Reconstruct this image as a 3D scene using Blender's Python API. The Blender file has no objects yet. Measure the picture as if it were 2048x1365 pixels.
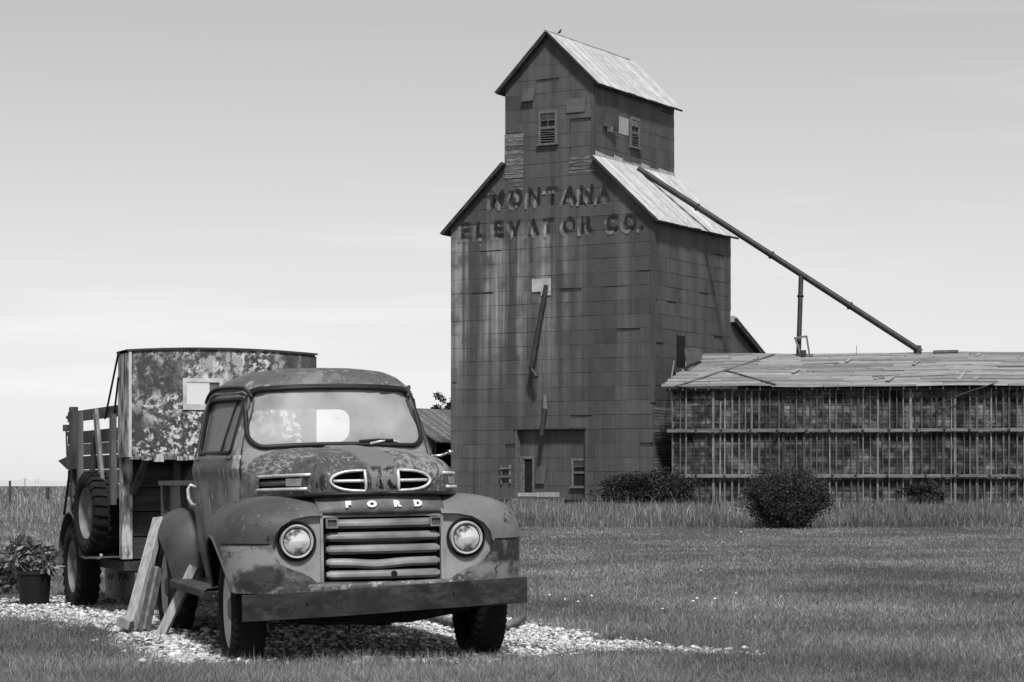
import bpy, bmesh, math, random
import numpy as np
from mathutils import Vector, Matrix
from mathutils.bvhtree import BVHTree

random.seed(7)
rng = np.random.default_rng(7)
SC = bpy.context.scene
COL = SC.collection
R = math.radians

# ------------------------------------------------------------------ camera, sky, sun, exposure
CAM_H = 1.10
FPX = 4551.0            # focal length in pixels of the 2048 px wide photograph (80 mm)
HOR = 965.0             # row of the horizon in the photograph
cam_data = bpy.data.cameras.new('camera')
cam_data.sensor_width = 36.0
cam_data.lens = 80.0
cam_data.shift_y = (HOR - 682.5) / 2048.0
cam_data.clip_start = 0.1
cam_data.clip_end = 20000.0
cam = bpy.data.objects.new('camera', cam_data)
COL.objects.link(cam)
cam.location = (0, 0, CAM_H)
cam.rotation_euler = (R(90), 0, 0)
SC.camera = cam

SUN_AZ = (0.14, -0.990)       # horizontal direction towards the sun: high, behind the camera
SUN_EL = R(56)
world = bpy.data.worlds.new('World')
SC.world = world
world.use_nodes = True
wn, wl = world.node_tree.nodes, world.node_tree.links
wn.clear()
w_out = wn.new('ShaderNodeOutputWorld')
w_bg = wn.new('ShaderNodeBackground')
w_sky = wn.new('ShaderNodeTexSky')
w_sky.sky_type = 'NISHITA'
w_sky.sun_disc = False
w_sky.sun_elevation = SUN_EL
w_sky.sun_rotation = math.atan2(SUN_AZ[0], SUN_AZ[1])
w_sky.altitude = 1000.0
w_sky.air_density = 2.0
w_sky.dust_density = 0.1
w_sky.ozone_density = 1.0
w_bw = wn.new('ShaderNodeRGBToBW')
# thin wisps of cloud
w_tc = wn.new('ShaderNodeTexCoord')
w_map = wn.new('ShaderNodeMapping')
w_map.inputs['Scale'].default_value = (2.2, 2.2, 26.0)
w_map.inputs['Location'].default_value = (0.3, 0.0, 0.35)
w_noise = wn.new('ShaderNodeTexNoise')
w_noise.inputs['Scale'].default_value = 2.1
w_noise.inputs['Detail'].default_value = 5.0
w_noise.inputs['Roughness'].default_value = 0.55
w_ramp = wn.new('ShaderNodeMapRange')
w_ramp.inputs['From Min'].default_value = 0.54
w_ramp.inputs['From Max'].default_value = 0.80
w_ramp.inputs['To Min'].default_value = 1.0
w_ramp.inputs['To Max'].default_value = 1.10
w_mul = wn.new('ShaderNodeMath'); w_mul.operation = 'MULTIPLY'
wl.new(w_sky.outputs['Color'], w_bw.inputs['Color'])
wl.new(w_tc.outputs['Generated'], w_map.inputs['Vector'])
wl.new(w_map.outputs['Vector'], w_noise.inputs['Vector'])
wl.new(w_noise.outputs['Fac'], w_ramp.inputs['Value'])
wl.new(w_bw.outputs['Val'], w_mul.inputs[0])
wl.new(w_ramp.outputs['Result'], w_mul.inputs[1])
wl.new(w_mul.outputs['Value'], w_bg.inputs['Color'])
w_bg.inputs['Strength'].default_value = 0.097
wl.new(w_bg.outputs['Background'], w_out.inputs['Surface'])

sun_data = bpy.data.lights.new('sun', 'SUN')
sun_data.energy = 4.4
sun_data.angle = R(6)   # veiled by thin high cloud
sun = bpy.data.objects.new('sun', sun_data)
COL.objects.link(sun)
_sd = Vector((SUN_AZ[0] * math.cos(SUN_EL), SUN_AZ[1] * math.cos(SUN_EL), math.sin(SUN_EL)))
sun.rotation_euler = _sd.to_track_quat('Z', 'Y').to_euler()
sun.location = (0, 0, 60)

vs = SC.view_settings
vs.view_transform = 'Standard'
vs.look = 'None'
vs.exposure = 0.0
vs.gamma = 1.0
vs.use_curve_mapping = False

# ------------------------------------------------------------------ object helpers
def link(o, parent=None):
    COL.objects.link(o)
    if parent is not None:
        o.parent = parent
    return o

def tag(o, label=None, cat=None, group=None, kind=None):
    if label: o['label'] = label
    if cat: o['category'] = cat
    if group: o['group'] = group
    if kind: o['kind'] = kind
    return o

def empty(name, loc, rotz=0.0, label=None, cat=None, group=None, roty=0.0, rotx=0.0):
    o = bpy.data.objects.new(name, None)
    o.empty_display_size = 0.1
    COL.objects.link(o)
    o.location = loc
    o.rotation_euler = (rotx, roty, rotz)
    tag(o, label, cat, group)
    return o

def mobj(name, verts, faces, mat, parent=None, smooth=False):
    me = bpy.data.meshes.new(name)
    me.from_pydata([tuple(v) for v in verts], [], faces)
    if smooth:
        me.polygons.foreach_set('use_smooth', [True] * len(me.polygons))
    me.materials.append(mat)
    me.update()
    o = bpy.data.objects.new(name, me)
    return link(o, parent)

def share(name, me, parent=None):
    return link(bpy.data.objects.new(name, me), parent)

class MB:
    """collects simple shapes into one mesh"""
    def __init__(s):
        s.v = []; s.f = []
    def add(s, verts, faces):
        n = len(s.v)
        s.v += [Vector(v) for v in verts]
        s.f += [tuple(i + n for i in f) for f in faces]
        return s
    def box(s, x0, x1, y0, y1, z0, z1):
        v = [(x0,y0,z0),(x1,y0,z0),(x1,y1,z0),(x0,y1,z0),(x0,y0,z1),(x1,y0,z1),(x1,y1,z1),(x0,y1,z1)]
        return s.add(v, [(0,3,2,1),(4,5,6,7),(0,1,5,4),(1,2,6,5),(2,3,7,6),(3,0,4,7)])
    def beam(s, a, b, w, h, up=(0,0,1), j=0.0):
        """a rectangular bar from a to b, w across, h along up"""
        a = Vector(a); b = Vector(b)
        d = (b - a).normalized()
        upv = Vector(up)
        side = d.cross(upv)
        if side.length < 1e-4: side = d.cross(Vector((1,0,0)))
        side.normalize()
        u = side.cross(d).normalized()
        v = []
        for p in (a, b):
            for sx, sz in ((-1,-1),(1,-1),(1,1),(-1,1)):
                v.append(p + side * (sx * w / 2 + random.uniform(-j, j)) + u * (sz * h / 2 + random.uniform(-j, j)))
        return s.add(v, [(0,1,2,3),(7,6,5,4),(0,4,5,1),(1,5,6,2),(2,6,7,3),(3,7,4,0)])
    def tube(s, pts, rad, n=12, cap=True, closed=False):
        pts = [Vector(p) for p in pts]
        m = len(pts)
        rads = rad if hasattr(rad, '__len__') else [rad] * m
        base = len(s.v)
        prev = None
        for i, p in enumerate(pts):
            if closed:
                d = (pts[(i + 1) % m] - pts[i - 1]).normalized()
            else:
                d = (pts[min(i + 1, m - 1)] - pts[max(i - 1, 0)]).normalized()
            if prev is None:
                u = d.orthogonal().normalized()
            else:
                u = prev - d * prev.dot(d)
                u = u.normalized() if u.length > 1e-6 else d.orthogonal().normalized()
            prev = u
            w = d.cross(u)
            for k in range(n):
                a = 2 * math.pi * k / n
                s.v.append(p + (u * math.cos(a) + w * math.sin(a)) * rads[i])
        for i in range(m if closed else m - 1):
            i2 = (i + 1) % m
            for k in range(n):
                k2 = (k + 1) % n
                s.f.append((base + i*n + k, base + i*n + k2, base + i2*n + k2, base + i2*n + k))
        if cap and not closed:
            s.f.append(tuple(base + k for k in reversed(range(n))))
            s.f.append(tuple(base + (m-1)*n + k for k in range(n)))
        return s
    def lathe(s, prof, n=32, axis='x', center=(0,0,0), close=False):
        """prof: list of (along axis, radius)"""
        base = len(s.v)
        c = Vector(center)
        for (t, r) in prof:
            for k in range(n):
                a = 2 * math.pi * k / n
                ca, sa = math.cos(a) * r, math.sin(a) * r
                p = {'x': (t, ca, sa), 'y': (ca, t, sa), 'z': (ca, sa, t)}[axis]
                s.v.append(c + Vector(p))
        m = len(prof)
        for i in range(m if close else m - 1):
            i2 = (i + 1) % m
            for k in range(n):
                k2 = (k + 1) % n
                s.f.append((base + i*n + k, base + i*n + k2, base + i2*n + k2, base + i2*n + k))
        return s
    def grid(s, rows, flip=False):
        base = len(s.v)
        nr, nc = len(rows), len(rows[0])
        for r in rows:
            s.v += [Vector(p) for p in r]
        for i in range(nr - 1):
            for k in range(nc - 1):
                f = (base+i*nc+k, base+i*nc+k+1, base+(i+1)*nc+k+1, base+(i+1)*nc+k)
                s.f.append(tuple(reversed(f)) if flip else f)
        return s
    def prism(s, outline, axis, t0, t1):
        """outline: 2D points; extruded along axis from t0 to t1"""
        n = len(outline)
        def P(p, t):
            return {'y': (p[0], t, p[1]), 'x': (t, p[0], p[1]), 'z': (p[0], p[1], t)}[axis]
        v = [P(p, t0) for p in outline] + [P(p, t1) for p in outline]
        f = [tuple(range(n)), tuple(reversed(range(n, 2*n)))]
        f += [(i, i + n, (i+1) % n + n, (i+1) % n) for i in range(n)]
        return s.add(v, f)
    def build(s, name, mat, parent=None, smooth=False, fix=True, auto=None):
        o = mobj(name, s.v, s.f, mat, parent, smooth)
        if fix:
            bm = bmesh.new(); bm.from_mesh(o.data)
            bmesh.ops.recalc_face_normals(bm, faces=bm.faces)
            bm.to_mesh(o.data); bm.free()
        if auto is not None:
            sharp_by_angle(o, auto)
        return o

def sharp_by_angle(o, deg):
    me = o.data
    me.polygons.foreach_set('use_smooth', [True] * len(me.polygons))
    bm = bmesh.new(); bm.from_mesh(me)
    lim = R(deg)
    for e in bm.edges:
        if len(e.link_faces) == 2 and e.calc_face_angle(0) > lim:
            e.smooth = False
    bm.to_mesh(me); bm.free()
    return o

def bevel(o, w, seg=2, angle=35):
    m = o.modifiers.new('bevel', 'BEVEL')
    m.width = w; m.segments = seg; m.limit_method = 'ANGLE'; m.angle_limit = R(angle)
    return o

def bake(o):
    """apply all modifiers of o to its mesh"""
    dg = bpy.context.evaluated_depsgraph_get()
    dg.update()
    ev = o.evaluated_get(dg)
    me = bpy.data.meshes.new_from_object(ev)
    mats = list(o.data.materials)
    o.modifiers.clear()
    o.data = me
    if not me.materials:
        for m in mats: me.materials.append(m)
    return o

def cut(o, cutters, op='DIFFERENCE'):
    """boolean with throw-away cutters given as MB"""
    tmp = []
    for i, c in enumerate(cutters):
        co = c.build('cutter', o.data.materials[0], None)
        co.parent = o.parent
        tmp.append(co)
        m = o.modifiers.new('cut%d' % i, 'BOOLEAN')
        m.operation = op; m.object = co; m.solver = 'EXACT'
    bake(o)
    for co in tmp:
        me = co.data
        bpy.data.objects.remove(co); bpy.data.meshes.remove(me)
    return o

def bvh_of(o):
    bm = bmesh.new(); bm.from_mesh(o.data)
    t = BVHTree.FromBMesh(bm); bm.free()
    return t

def flat_shape(name, outlines, thick, mat, parent=None, bev=0.0, res=2):
    """planar shape (outlines may hold holes) in local x-z, thickness along y"""
    cu = bpy.data.curves.new(name, 'CURVE')
    cu.dimensions = '2D'; cu.fill_mode = 'BOTH'; cu.extrude = thick / 2
    cu.bevel_depth = bev; cu.bevel_resolution = 1
    for ol in outlines:
        sp = cu.splines.new('POLY')
        sp.points.add(len(ol) - 1)
        for p, q in zip(sp.points, ol):
            p.co = (q[0], q[1], 0, 1)
        sp.use_cyclic_u = True
    t = bpy.data.objects.new('tmp', cu)
    COL.objects.link(t)
    dg = bpy.context.evaluated_depsgraph_get(); dg.update()
    me = bpy.data.meshes.new_from_object(t.evaluated_get(dg))
    bpy.data.objects.remove(t); bpy.data.curves.remove(cu)
    me.transform(Matrix.Rotation(R(90), 4, 'X'))
    me.materials.clear(); me.materials.append(mat)
    me.name = name
    return share(name, me, parent)

def text_mesh(txt, size, extrude=0.0, bold=0.0, xs=1.0, bev=0.0, shear=0.0):
    """letters as a mesh in x-z, facing -y, centred on x, standing on z=0"""
    cu = bpy.data.curves.new('letters', 'FONT')
    cu.body = txt; cu.size = size; cu.extrude = extrude; cu.offset = bold
    cu.bevel_depth = bev; cu.resolution_u = 6; cu.align_x = 'CENTER'; cu.shear = shear
    t = bpy.data.objects.new('tmp', cu)
    COL.objects.link(t)
    dg = bpy.context.evaluated_depsgraph_get(); dg.update()
    me = bpy.data.meshes.new_from_object(t.evaluated_get(dg))
    bpy.data.objects.remove(t); bpy.data.curves.remove(cu)
    me.transform(Matrix.Diagonal((xs, 1, 1, 1)))
    me.transform(Matrix.Rotation(R(90), 4, 'X'))
    me.materials.clear()
    return me

def rounded(x0, x1, z0, z1, r, n=6):
    pts = []
    for cx, cz, a0 in ((x1-r, z1-r, 0), (x0+r, z1-r, 90), (x0+r, z0+r, 180), (x1-r, z0+r, 270)):
        for i in range(n + 1):
            a = R(a0 + 90 * i / n)
            pts.append((cx + r*math.cos(a), cz + r*math.sin(a)))
    return pts

def wpt(px, py, Y):
    """world point that the photograph shows at pixel (px,py), Y metres out"""
    return Vector(((px - 1024) * Y / FPX, Y, CAM_H - (py - HOR) * Y / FPX))

def gpt(px, py):
    """point of the ground at a pixel"""
    Y = CAM_H * FPX / (py - HOR)
    return Vector(((px - 1024) * Y / FPX, Y, 0))

def local_on(px, py, loc, rotz, axis, val):
    """local coordinates of the ray through a pixel where local axis == val"""
    c, s_ = math.cos(rotz), math.sin(rotz)
    def tl(v):
        return Vector((c * v[0] + s_ * v[1], -s_ * v[0] + c * v[1], v[2]))
    o = tl(Vector((0, 0, CAM_H)) - Vector(loc))
    d = tl(Vector(((px - 1024) / FPX, 1.0, -(py - HOR) / FPX)))
    t = (val - o[axis]) / d[axis]
    return o + d * t

# ------------------------------------------------------------------ materials
def pmat(name, ramp, scale=3.0, stretch=(1,1,1), detail=6.0, rough=0.8, metal=0.0, bump=0.15, bscale=60.0,
         rand=0.0, world_co=False, ramp2=None, scale2=1.0, stretch2=(1,1,1), mix2=0.0, spec=0.3, offset=True,
         noise_rough=0.62, corr=None, grain=0.0, island=0.0):
    """greyscale procedural material: noise -> ramp, optional second noise layer multiplied in,
    per-object variation, bump, optional corrugation (axis, pitch, strength)"""
    m = bpy.data.materials.new(name); m.use_nodes = True
    nt = m.node_tree; N, L = nt.nodes, nt.links
    b = N['Principled BSDF']
    b.inputs['Roughness'].default_value = rough
    b.inputs['Metallic'].default_value = metal
    b.inputs['Specular IOR Level'].default_value = spec
    if world_co:
        g = N.new('ShaderNodeNewGeometry'); co = g.outputs['Position']
    else:
        t = N.new('ShaderNodeTexCoord'); co = t.outputs['Object']
    oi = N.new('ShaderNodeObjectInfo')
    if offset:
        mm = N.new('ShaderNodeMath'); mm.operation = 'MULTIPLY'; mm.inputs[1].default_value = 73.0
        L.new(oi.outputs['Random'], mm.inputs[0])
        va = N.new('ShaderNodeVectorMath'); va.operation = 'ADD'
        L.new(co, va.inputs[0]); L.new(mm.outputs[0], va.inputs[1])
        co2 = va.outputs[0]
    else:
        co2 = co
    def noise(sc, st, det):
        mp = N.new('ShaderNodeMapping'); mp.inputs['Scale'].default_value = st
        L.new(co2, mp.inputs['Vector'])
        n = N.new('ShaderNodeTexNoise')
        n.inputs['Scale'].default_value = sc; n.inputs['Detail'].default_value = det
        n.inputs['Roughness'].default_value = noise_rough
        L.new(mp.outputs['Vector'], n.inputs['Vector'])
        return n.outputs['Fac']
    def rampn(fac, r):
        cr = N.new('ShaderNodeValToRGB')
        e = cr.color_ramp.elements
        while len(e) < len(r): e.new(0.5)
        for el, (p, v) in zip(e, r):
            el.position = p; el.color = (v, v, v, 1)
        L.new(fac, cr.inputs['Fac'])
        return cr.outputs['Color']
    def mul(a, bb):
        x = N.new('ShaderNodeMix'); x.data_type = 'RGBA'; x.blend_type = 'MULTIPLY'
        x.inputs['Factor'].default_value = 1.0
        L.new(a, x.inputs['A']); L.new(bb, x.inputs['B'])
        return x.outputs['Result']
    f1 = noise(scale, stretch, detail)
    col = rampn(f1, ramp)
    if ramp2:
        col = mul(col, rampn(noise(scale2, stretch2, 5.0), ramp2))
    if grain > 0:
        col = mul(col, rampn(noise(140.0, (1,1,1), 3.0), [(0.3, 1 - grain), (0.7, 1 + grain)]))
    if rand > 0:
        mr = N.new('ShaderNodeMapRange')
        mr.inputs['To Min'].default_value = 1 - rand; mr.inputs['To Max'].default_value = 1 + rand
        L.new(oi.outputs['Random'], mr.inputs['Value'])
        col = mul(col, mr.outputs['Result'])
    if island > 0:
        g2 = N.new('ShaderNodeNewGeometry')
        mr = N.new('ShaderNodeMapRange')
        mr.inputs['To Min'].default_value = 1 - island; mr.inputs['To Max'].default_value = 1 + island
        L.new(g2.outputs['Random Per Island'], mr.inputs['Value'])
        col = mul(col, mr.outputs['Result'])
    L.new(col, b.inputs['Base Color'])
    last = None
    if bump > 0:
        bn = N.new('ShaderNodeBump'); bn.inputs['Strength'].default_value = bump
        bn.inputs['Distance'].default_value = 0.01
        mp = N.new('ShaderNodeMapping'); mp.inputs['Scale'].default_value = stretch
        L.new(co2, mp.inputs['Vector'])
        n = N.new('ShaderNodeTexNoise'); n.inputs['Scale'].default_value = bscale; n.inputs['Detail'].default_value = 4
        L.new(mp.outputs['Vector'], n.inputs['Vector'])
        L.new(n.outputs['Fac'], bn.inputs['Height'])
        last = bn
    if corr:
        ax, pitch, st = corr
        wv = N.new('ShaderNodeTexWave'); wv.wave_type = 'BANDS'; wv.bands_direction = ax
        wv.inputs['Scale'].default_value = math.pi / 10.0 / pitch * 2.0 / 2.0
        t2 = N.new('ShaderNodeTexCoord')
        L.new(t2.outputs['Object'], wv.inputs['Vector'])
        bn = N.new('ShaderNodeBump'); bn.inputs['Strength'].default_value = st
        bn.inputs['Distance'].default_value = 0.03
        L.new(wv.outputs['Fac'], bn.inputs['Height'])
        if last: L.new(last.outputs['Normal'], bn.inputs['Normal'])
        last = bn
    if last:
        L.new(last.outputs['Normal'], b.inputs['Normal'])
    return m

MAT = {}
def mk(name, *a, **k):
    MAT[name] = pmat(name, *a, **k)
    return MAT[name]

def chips(m, layers):
    """paint wear on top of a material: each layer (value, scale, stretch, lo, hi, mask_scale, mask_lo, mask_hi, detail)"""
    N, L = m.node_tree.nodes, m.node_tree.links
    b = N['Principled BSDF']
    tc = N.new('ShaderNodeTexCoord')
    for i, (val, sc, st, lo, hi, ms, ml, mh, det) in enumerate(layers):
        src = b.inputs['Base Color'].links[0].from_socket
        def nz(scale, stretch, detail, off):
            mp = N.new('ShaderNodeMapping'); mp.inputs['Scale'].default_value = stretch; mp.inputs['Location'].default_value = (off, off * 0.7, -off)
            L.new(tc.outputs['Object'], mp.inputs['Vector'])
            n = N.new('ShaderNodeTexNoise'); n.inputs['Scale'].default_value = scale; n.inputs['Detail'].default_value = detail; n.inputs['Roughness'].default_value = 0.68
            L.new(mp.outputs['Vector'], n.inputs['Vector'])
            return n.outputs['Fac']
        def mr(sock, a, c):
            r_ = N.new('ShaderNodeMapRange'); r_.inputs['From Min'].default_value = a; r_.inputs['From Max'].default_value = c
            L.new(sock, r_.inputs['Value']); return r_.outputs['Result']
        f = mr(nz(sc, st, det, 3.1 * i + 1.7), lo, hi)
        k = mr(nz(ms, (1, 1, 1), 3.0, 7.3 * i + 0.4), ml, mh)
        x = N.new('ShaderNodeMath'); x.operation = 'MULTIPLY'; L.new(f, x.inputs[0]); L.new(k, x.inputs[1])
        mx = N.new('ShaderNodeMix'); mx.data_type = 'RGBA'
        L.new(x.outputs[0], mx.inputs['Factor']); L.new(src, mx.inputs['A']); mx.inputs['B'].default_value = (val, val, val, 1)
        L.new(mx.outputs['Result'], b.inputs['Base Color'])
    return m
def zone(m, val, box, sc, lo, hi, st=(1, 1, 1), soft=0.03, amount=1.0, off=0.0, ell=None):
    """a patch of other paint or bare metal: box ((x0,x1),(y0,y1),(z0,z1)) in the part's own space, edge broken by noise"""
    N, L = m.node_tree.nodes, m.node_tree.links
    b = N['Principled BSDF']
    src = b.inputs['Base Color'].links[0].from_socket
    tc = N.new('ShaderNodeTexCoord')
    mp = N.new('ShaderNodeMapping'); mp.inputs['Scale'].default_value = st; mp.inputs['Location'].default_value = (off, off, off)
    L.new(tc.outputs['Object'], mp.inputs['Vector'])
    n = N.new('ShaderNodeTexNoise'); n.inputs['Scale'].default_value = sc; n.inputs['Detail'].default_value = 11; n.inputs['Roughness'].default_value = 0.68
    L.new(mp.outputs['Vector'], n.inputs['Vector'])
    def mr(sock, a, c):
        r_ = N.new('ShaderNodeMapRange'); r_.interpolation_type = 'SMOOTHSTEP'; r_.inputs['From Min'].default_value = a; r_.inputs['From Max'].default_value = c
        L.new(sock, r_.inputs['Value']); return r_.outputs['Result']
    def mm(a, c):
        x = N.new('ShaderNodeMath'); x.operation = 'MULTIPLY'; L.new(a, x.inputs[0])
        if isinstance(c, float): x.inputs[1].default_value = c
        else: L.new(c, x.inputs[1])
        return x.outputs[0]
    # the noise also shakes the outline of the box
    sx = N.new('ShaderNodeSeparateXYZ'); L.new(tc.outputs['Object'], sx.inputs['Vector'])
    k = mr(n.outputs['Fac'], lo, hi)
    for ax, r_ in zip('XYZ', box):
        if r_ is None: continue
        sh = N.new('ShaderNodeMath'); sh.operation = 'MULTIPLY_ADD'; sh.inputs[1].default_value = soft * 5; 
        L.new(n.outputs['Fac'], sh.inputs[0]); L.new(sx.outputs[ax], sh.inputs[2])
        a, c = r_[0] + soft * 2.5, r_[1] + soft * 2.5
        if a > -50: k = mm(k, mr(sh.outputs[0], a - soft, a + soft))
        if c < 50: k = mm(k, mr(sh.outputs[0], c + soft, c - soft))
    if ell:
        (cx, cz), (rx, rz_e) = ell
        def ax_(name, c, r_):
            m1 = N.new('ShaderNodeMath'); m1.operation = 'MULTIPLY_ADD'; m1.inputs[1].default_value = 1 / r_; m1.inputs[2].default_value = -c / r_
            L.new(sx.outputs[name], m1.inputs[0]); return mm(m1.outputs[0], m1.outputs[0])
        ad = N.new('ShaderNodeMath'); ad.operation = 'ADD'; L.new(ax_('X', cx, rx), ad.inputs[0]); L.new(ax_('Z', cz, rz_e), ad.inputs[1])
        a2 = N.new('ShaderNodeMath'); a2.operation = 'MULTIPLY_ADD'; a2.inputs[1].default_value = 4.5; L.new(n.outputs['Fac'], a2.inputs[0]); L.new(ad.outputs[0], a2.inputs[2])
        k = mm(k, mr(a2.outputs[0], 3.5, 2.7))
    k = mm(k, float(amount))
    mx = N.new('ShaderNodeMix'); mx.data_type = 'RGBA'
    L.new(k, mx.inputs['Factor']); L.new(src, mx.inputs['A']); mx.inputs['B'].default_value = (val, val, val, 1)
    L.new(mx.outputs['Result'], b.inputs['Base Color'])
    return m
# truck paint: dull oxidised body with primer, chips, scratches and rust
mk('truck_body', [(0.30, 0.05), (0.50, 0.075), (0.65, 0.10)], scale=3.2, rough=0.5, bump=0.05,
   bscale=40, ramp2=[(0.3, 0.75), (0.7, 1.15)], scale2=1.3, offset=False, grain=0.14, detail=9)
chips(MAT['truck_body'], [(0.26, 22, (1, 1, 0.35), 0.56, 0.60, 2.0, 0.48, 0.56, 10), (0.025, 14, (1, 1, 0.6), 0.60, 0.63, 3.0, 0.48, 0.58, 10)])
mk('truck_cab', [(0.30, 0.075), (0.55, 0.10), (0.72, 0.13)], scale=2.6, rough=0.6, bump=0.05,
   bscale=40, ramp2=[(0.3, 0.78), (0.7, 1.15)], scale2=1.1, offset=False, grain=0.12, detail=9)
chips(MAT['truck_cab'], [(0.17, 7.0, (1, 1, 0.35), 0.52, 0.57, 1.7, 0.46, 0.58, 15), (0.36, 34, (1, 1, 0.22), 0.58, 0.64, 3.6, 0.44, 0.58, 9), (0.30, 9, (1, 1, 0.8), 0.60, 0.63, 2.0, 0.52, 0.58, 12), (0.02, 30, (1, 1, 0.4), 0.60, 0.64, 4.3, 0.46, 0.6, 10)])
mk('truck_hood', [(0.28, 0.045), (0.50, 0.068), (0.66, 0.10)], scale=4.0, rough=0.5, bump=0.08,
   bscale=40, ramp2=[(0.3, 0.75), (0.7, 1.2)], scale2=1.6, offset=False, grain=0.14, detail=10, noise_rough=0.7)
chips(MAT['truck_hood'], [(0.17, 6.0, (1.3, 0.6, 1.0), 0.49, 0.53, 1.8, 0.44, 0.54, 15), (0.34, 34, (1.6, 0.22, 1.2), 0.55, 0.62, 3.4, 0.42, 0.58, 9), (0.30, 12, (1.2, 0.5, 1.0), 0.57, 0.60, 2.4, 0.50, 0.57, 13), (0.012, 26, (1.6, 1.0, 0.35), 0.55, 0.60, 3.0, 0.50, 0.58, 12)])
zone(MAT['truck_hood'], 0.17, ((-0.108, 0.108), None, None), 5, 0.30, 0.50, (1, 1, 0.5), soft=0.004, amount=0.8)
zone(MAT['truck_hood'], 0.008, ((-0.10, 0.11), (-99, -0.42), (1.06, 1.20)), 17, 0.50, 0.545, (1.5, 1, 0.45), soft=0.01)
zone(MAT['truck_hood'], 0.26, ((-99, -0.30), (-0.2, 0.6), (1.17, 1.30)), 26, 0.50, 0.56, (1.2, 0.3, 1.6), soft=0.03, off=3.0)
zone(MAT['truck_hood'], 0.24, ((0.12, 99), (-0.55, 0.6), (1.14, 99)), 14, 0.44, 0.56, (1.6, 0.3, 1.0), soft=0.03, off=5.0)
zone(MAT['truck_hood'], 0.012, ((-0.52, -0.32), (-99, -0.2), (1.05, 1.17)), 12, 0.53, 0.57, (1.5, 1, 0.5), soft=0.02, off=9.0)
# cab: primer showing under the windshield, along the pillar and on the door
zone(MAT['truck_cab'], 0.30, (None, (-99, 0.80), (1.20, 1.352)), 9, 0.36, 0.46, soft=0.01)
zone(MAT['truck_cab'], 0.22, ((-99, -0.54), (-99, 0.84), (1.33, 1.72)), 5, 0.42, 0.52, (1, 1, 0.4), soft=0.02, off=2.0)
zone(MAT['truck_cab'], 0.20, ((-99, -0.5), (0.74, 1.62), (0.72, 1.14)), 6, 0.36, 0.60, (1, 1, 0.3), soft=0.03, off=4.0)
zone(MAT['truck_cab'], 0.36, ((-99, -0.5), (0.80, 1.5), (0.92, 1.12)), 26, 0.55, 0.60, (1, 1, 0.25), soft=0.03, off=1.0)
zone(MAT['truck_cab'], 0.24, (None, (-99, 1.0), (1.71, 1.76)), 22, 0.50, 0.56, (0.6, 1, 1.2), soft=0.01, off=6.0)
mk('truck_fender', [(0.3, 0.055), (0.5, 0.08), (0.72, 0.125)], scale=3.0, rough=0.58, bump=0.06,
   bscale=50, ramp2=[(0.3, 0.72), (0.7, 1.15)], scale2=1.7, offset=False, grain=0.14, detail=8)
chips(MAT['truck_fender'], [(0.035, 3.5, (1, 1, 0.6), 0.46, 0.64, 1.8, 0.42, 0.6, 12), (0.22, 30, (1, 1, 0.5), 0.60, 0.66, 2.6, 0.46, 0.58, 9), (0.012, 26, (1, 1, 0.8), 0.58, 0.61, 3.0, 0.55, 0.60, 9)])
mk('truck_valance', [(0.33, 0.055), (0.5, 0.085), (0.7, 0.13)], scale=4.0, rough=0.55, bump=0.08,
   bscale=50, ramp2=[(0.35, 0.75), (0.6, 1.1)], scale2=2.2, offset=False, grain=0.18, detail=10, noise_rough=0.72)
chips(MAT['truck_valance'], [(0.18, 8.0, (0.7, 1, 1.8), 0.49, 0.53, 2.0, 0.42, 0.54, 15), (0.28, 14, (0.8, 1, 1.5), 0.53, 0.57, 2.6, 0.46, 0.54, 13), (0.03, 6.0, (1, 1, 1.0), 0.54, 0.62, 1.9, 0.46, 0.54, 12), (0.03, 40, (1, 1, 1), 0.58, 0.63, 3.6, 0.4, 0.55, 8)])
zone(MAT['truck_valance'], 0.26, ((-0.93, -0.66), None, (0.52, 0.735)), 7, 0.40, 0.50, (0.8, 1, 2.0), soft=0.015)
zone(MAT['truck_valance'], 0.022, (None, (-99, -0.2), None), 4, 0.25, 0.35, off=3.0, amount=0.85, ell=((-0.735, 0.53), (0.14, 0.10)))
zone(MAT['truck_valance'], 0.028, ((0.70, 99), None, (0.54, 99)), 5, 0.32, 0.50, soft=0.04, off=2.0)
zone(MAT['truck_valance'], 0.22, ((0.55, 99), None, (0.44, 0.60)), 9, 0.46, 0.53, soft=0.02, off=6.0)
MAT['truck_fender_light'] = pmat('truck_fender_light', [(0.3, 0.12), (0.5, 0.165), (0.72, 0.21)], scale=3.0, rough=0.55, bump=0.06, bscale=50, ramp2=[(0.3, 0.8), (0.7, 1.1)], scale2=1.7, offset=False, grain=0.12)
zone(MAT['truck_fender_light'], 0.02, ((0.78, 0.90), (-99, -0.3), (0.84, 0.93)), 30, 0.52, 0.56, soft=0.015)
mk('grille_panel', [(0.3, 0.15), (0.45, 0.27), (0.6, 0.33), (0.75, 0.38)], scale=5, rough=0.5, bump=0.05, offset=False, grain=0.1)
mk('grille_bar', [(0.3, 0.08), (0.45, 0.15), (0.58, 0.21), (0.72, 0.32)], scale=6, stretch=(0.6, 1, 1.5), rough=0.42, bump=0.05, rand=0.15, grain=0.1)
mk('bumper_steel', [(0.3, 0.009), (0.45, 0.016), (0.56, 0.026), (0.68, 0.042)], scale=7, stretch=(0.7, 1, 1.4), rough=0.6, bump=0.1, offset=False, grain=0.2, detail=10)
chips(MAT['bumper_steel'], [(0.085, 12, (1, 1, 1.6), 0.48, 0.72, 2.4, 0.42, 0.58, 12), (0.012, 40, (0.5, 1, 1.6), 0.60, 0.64, 4, 0.45, 0.6, 8)])
mk('black_gap', [(0.3, 0.008), (0.7, 0.014)], rough=0.9, bump=0)
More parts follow.
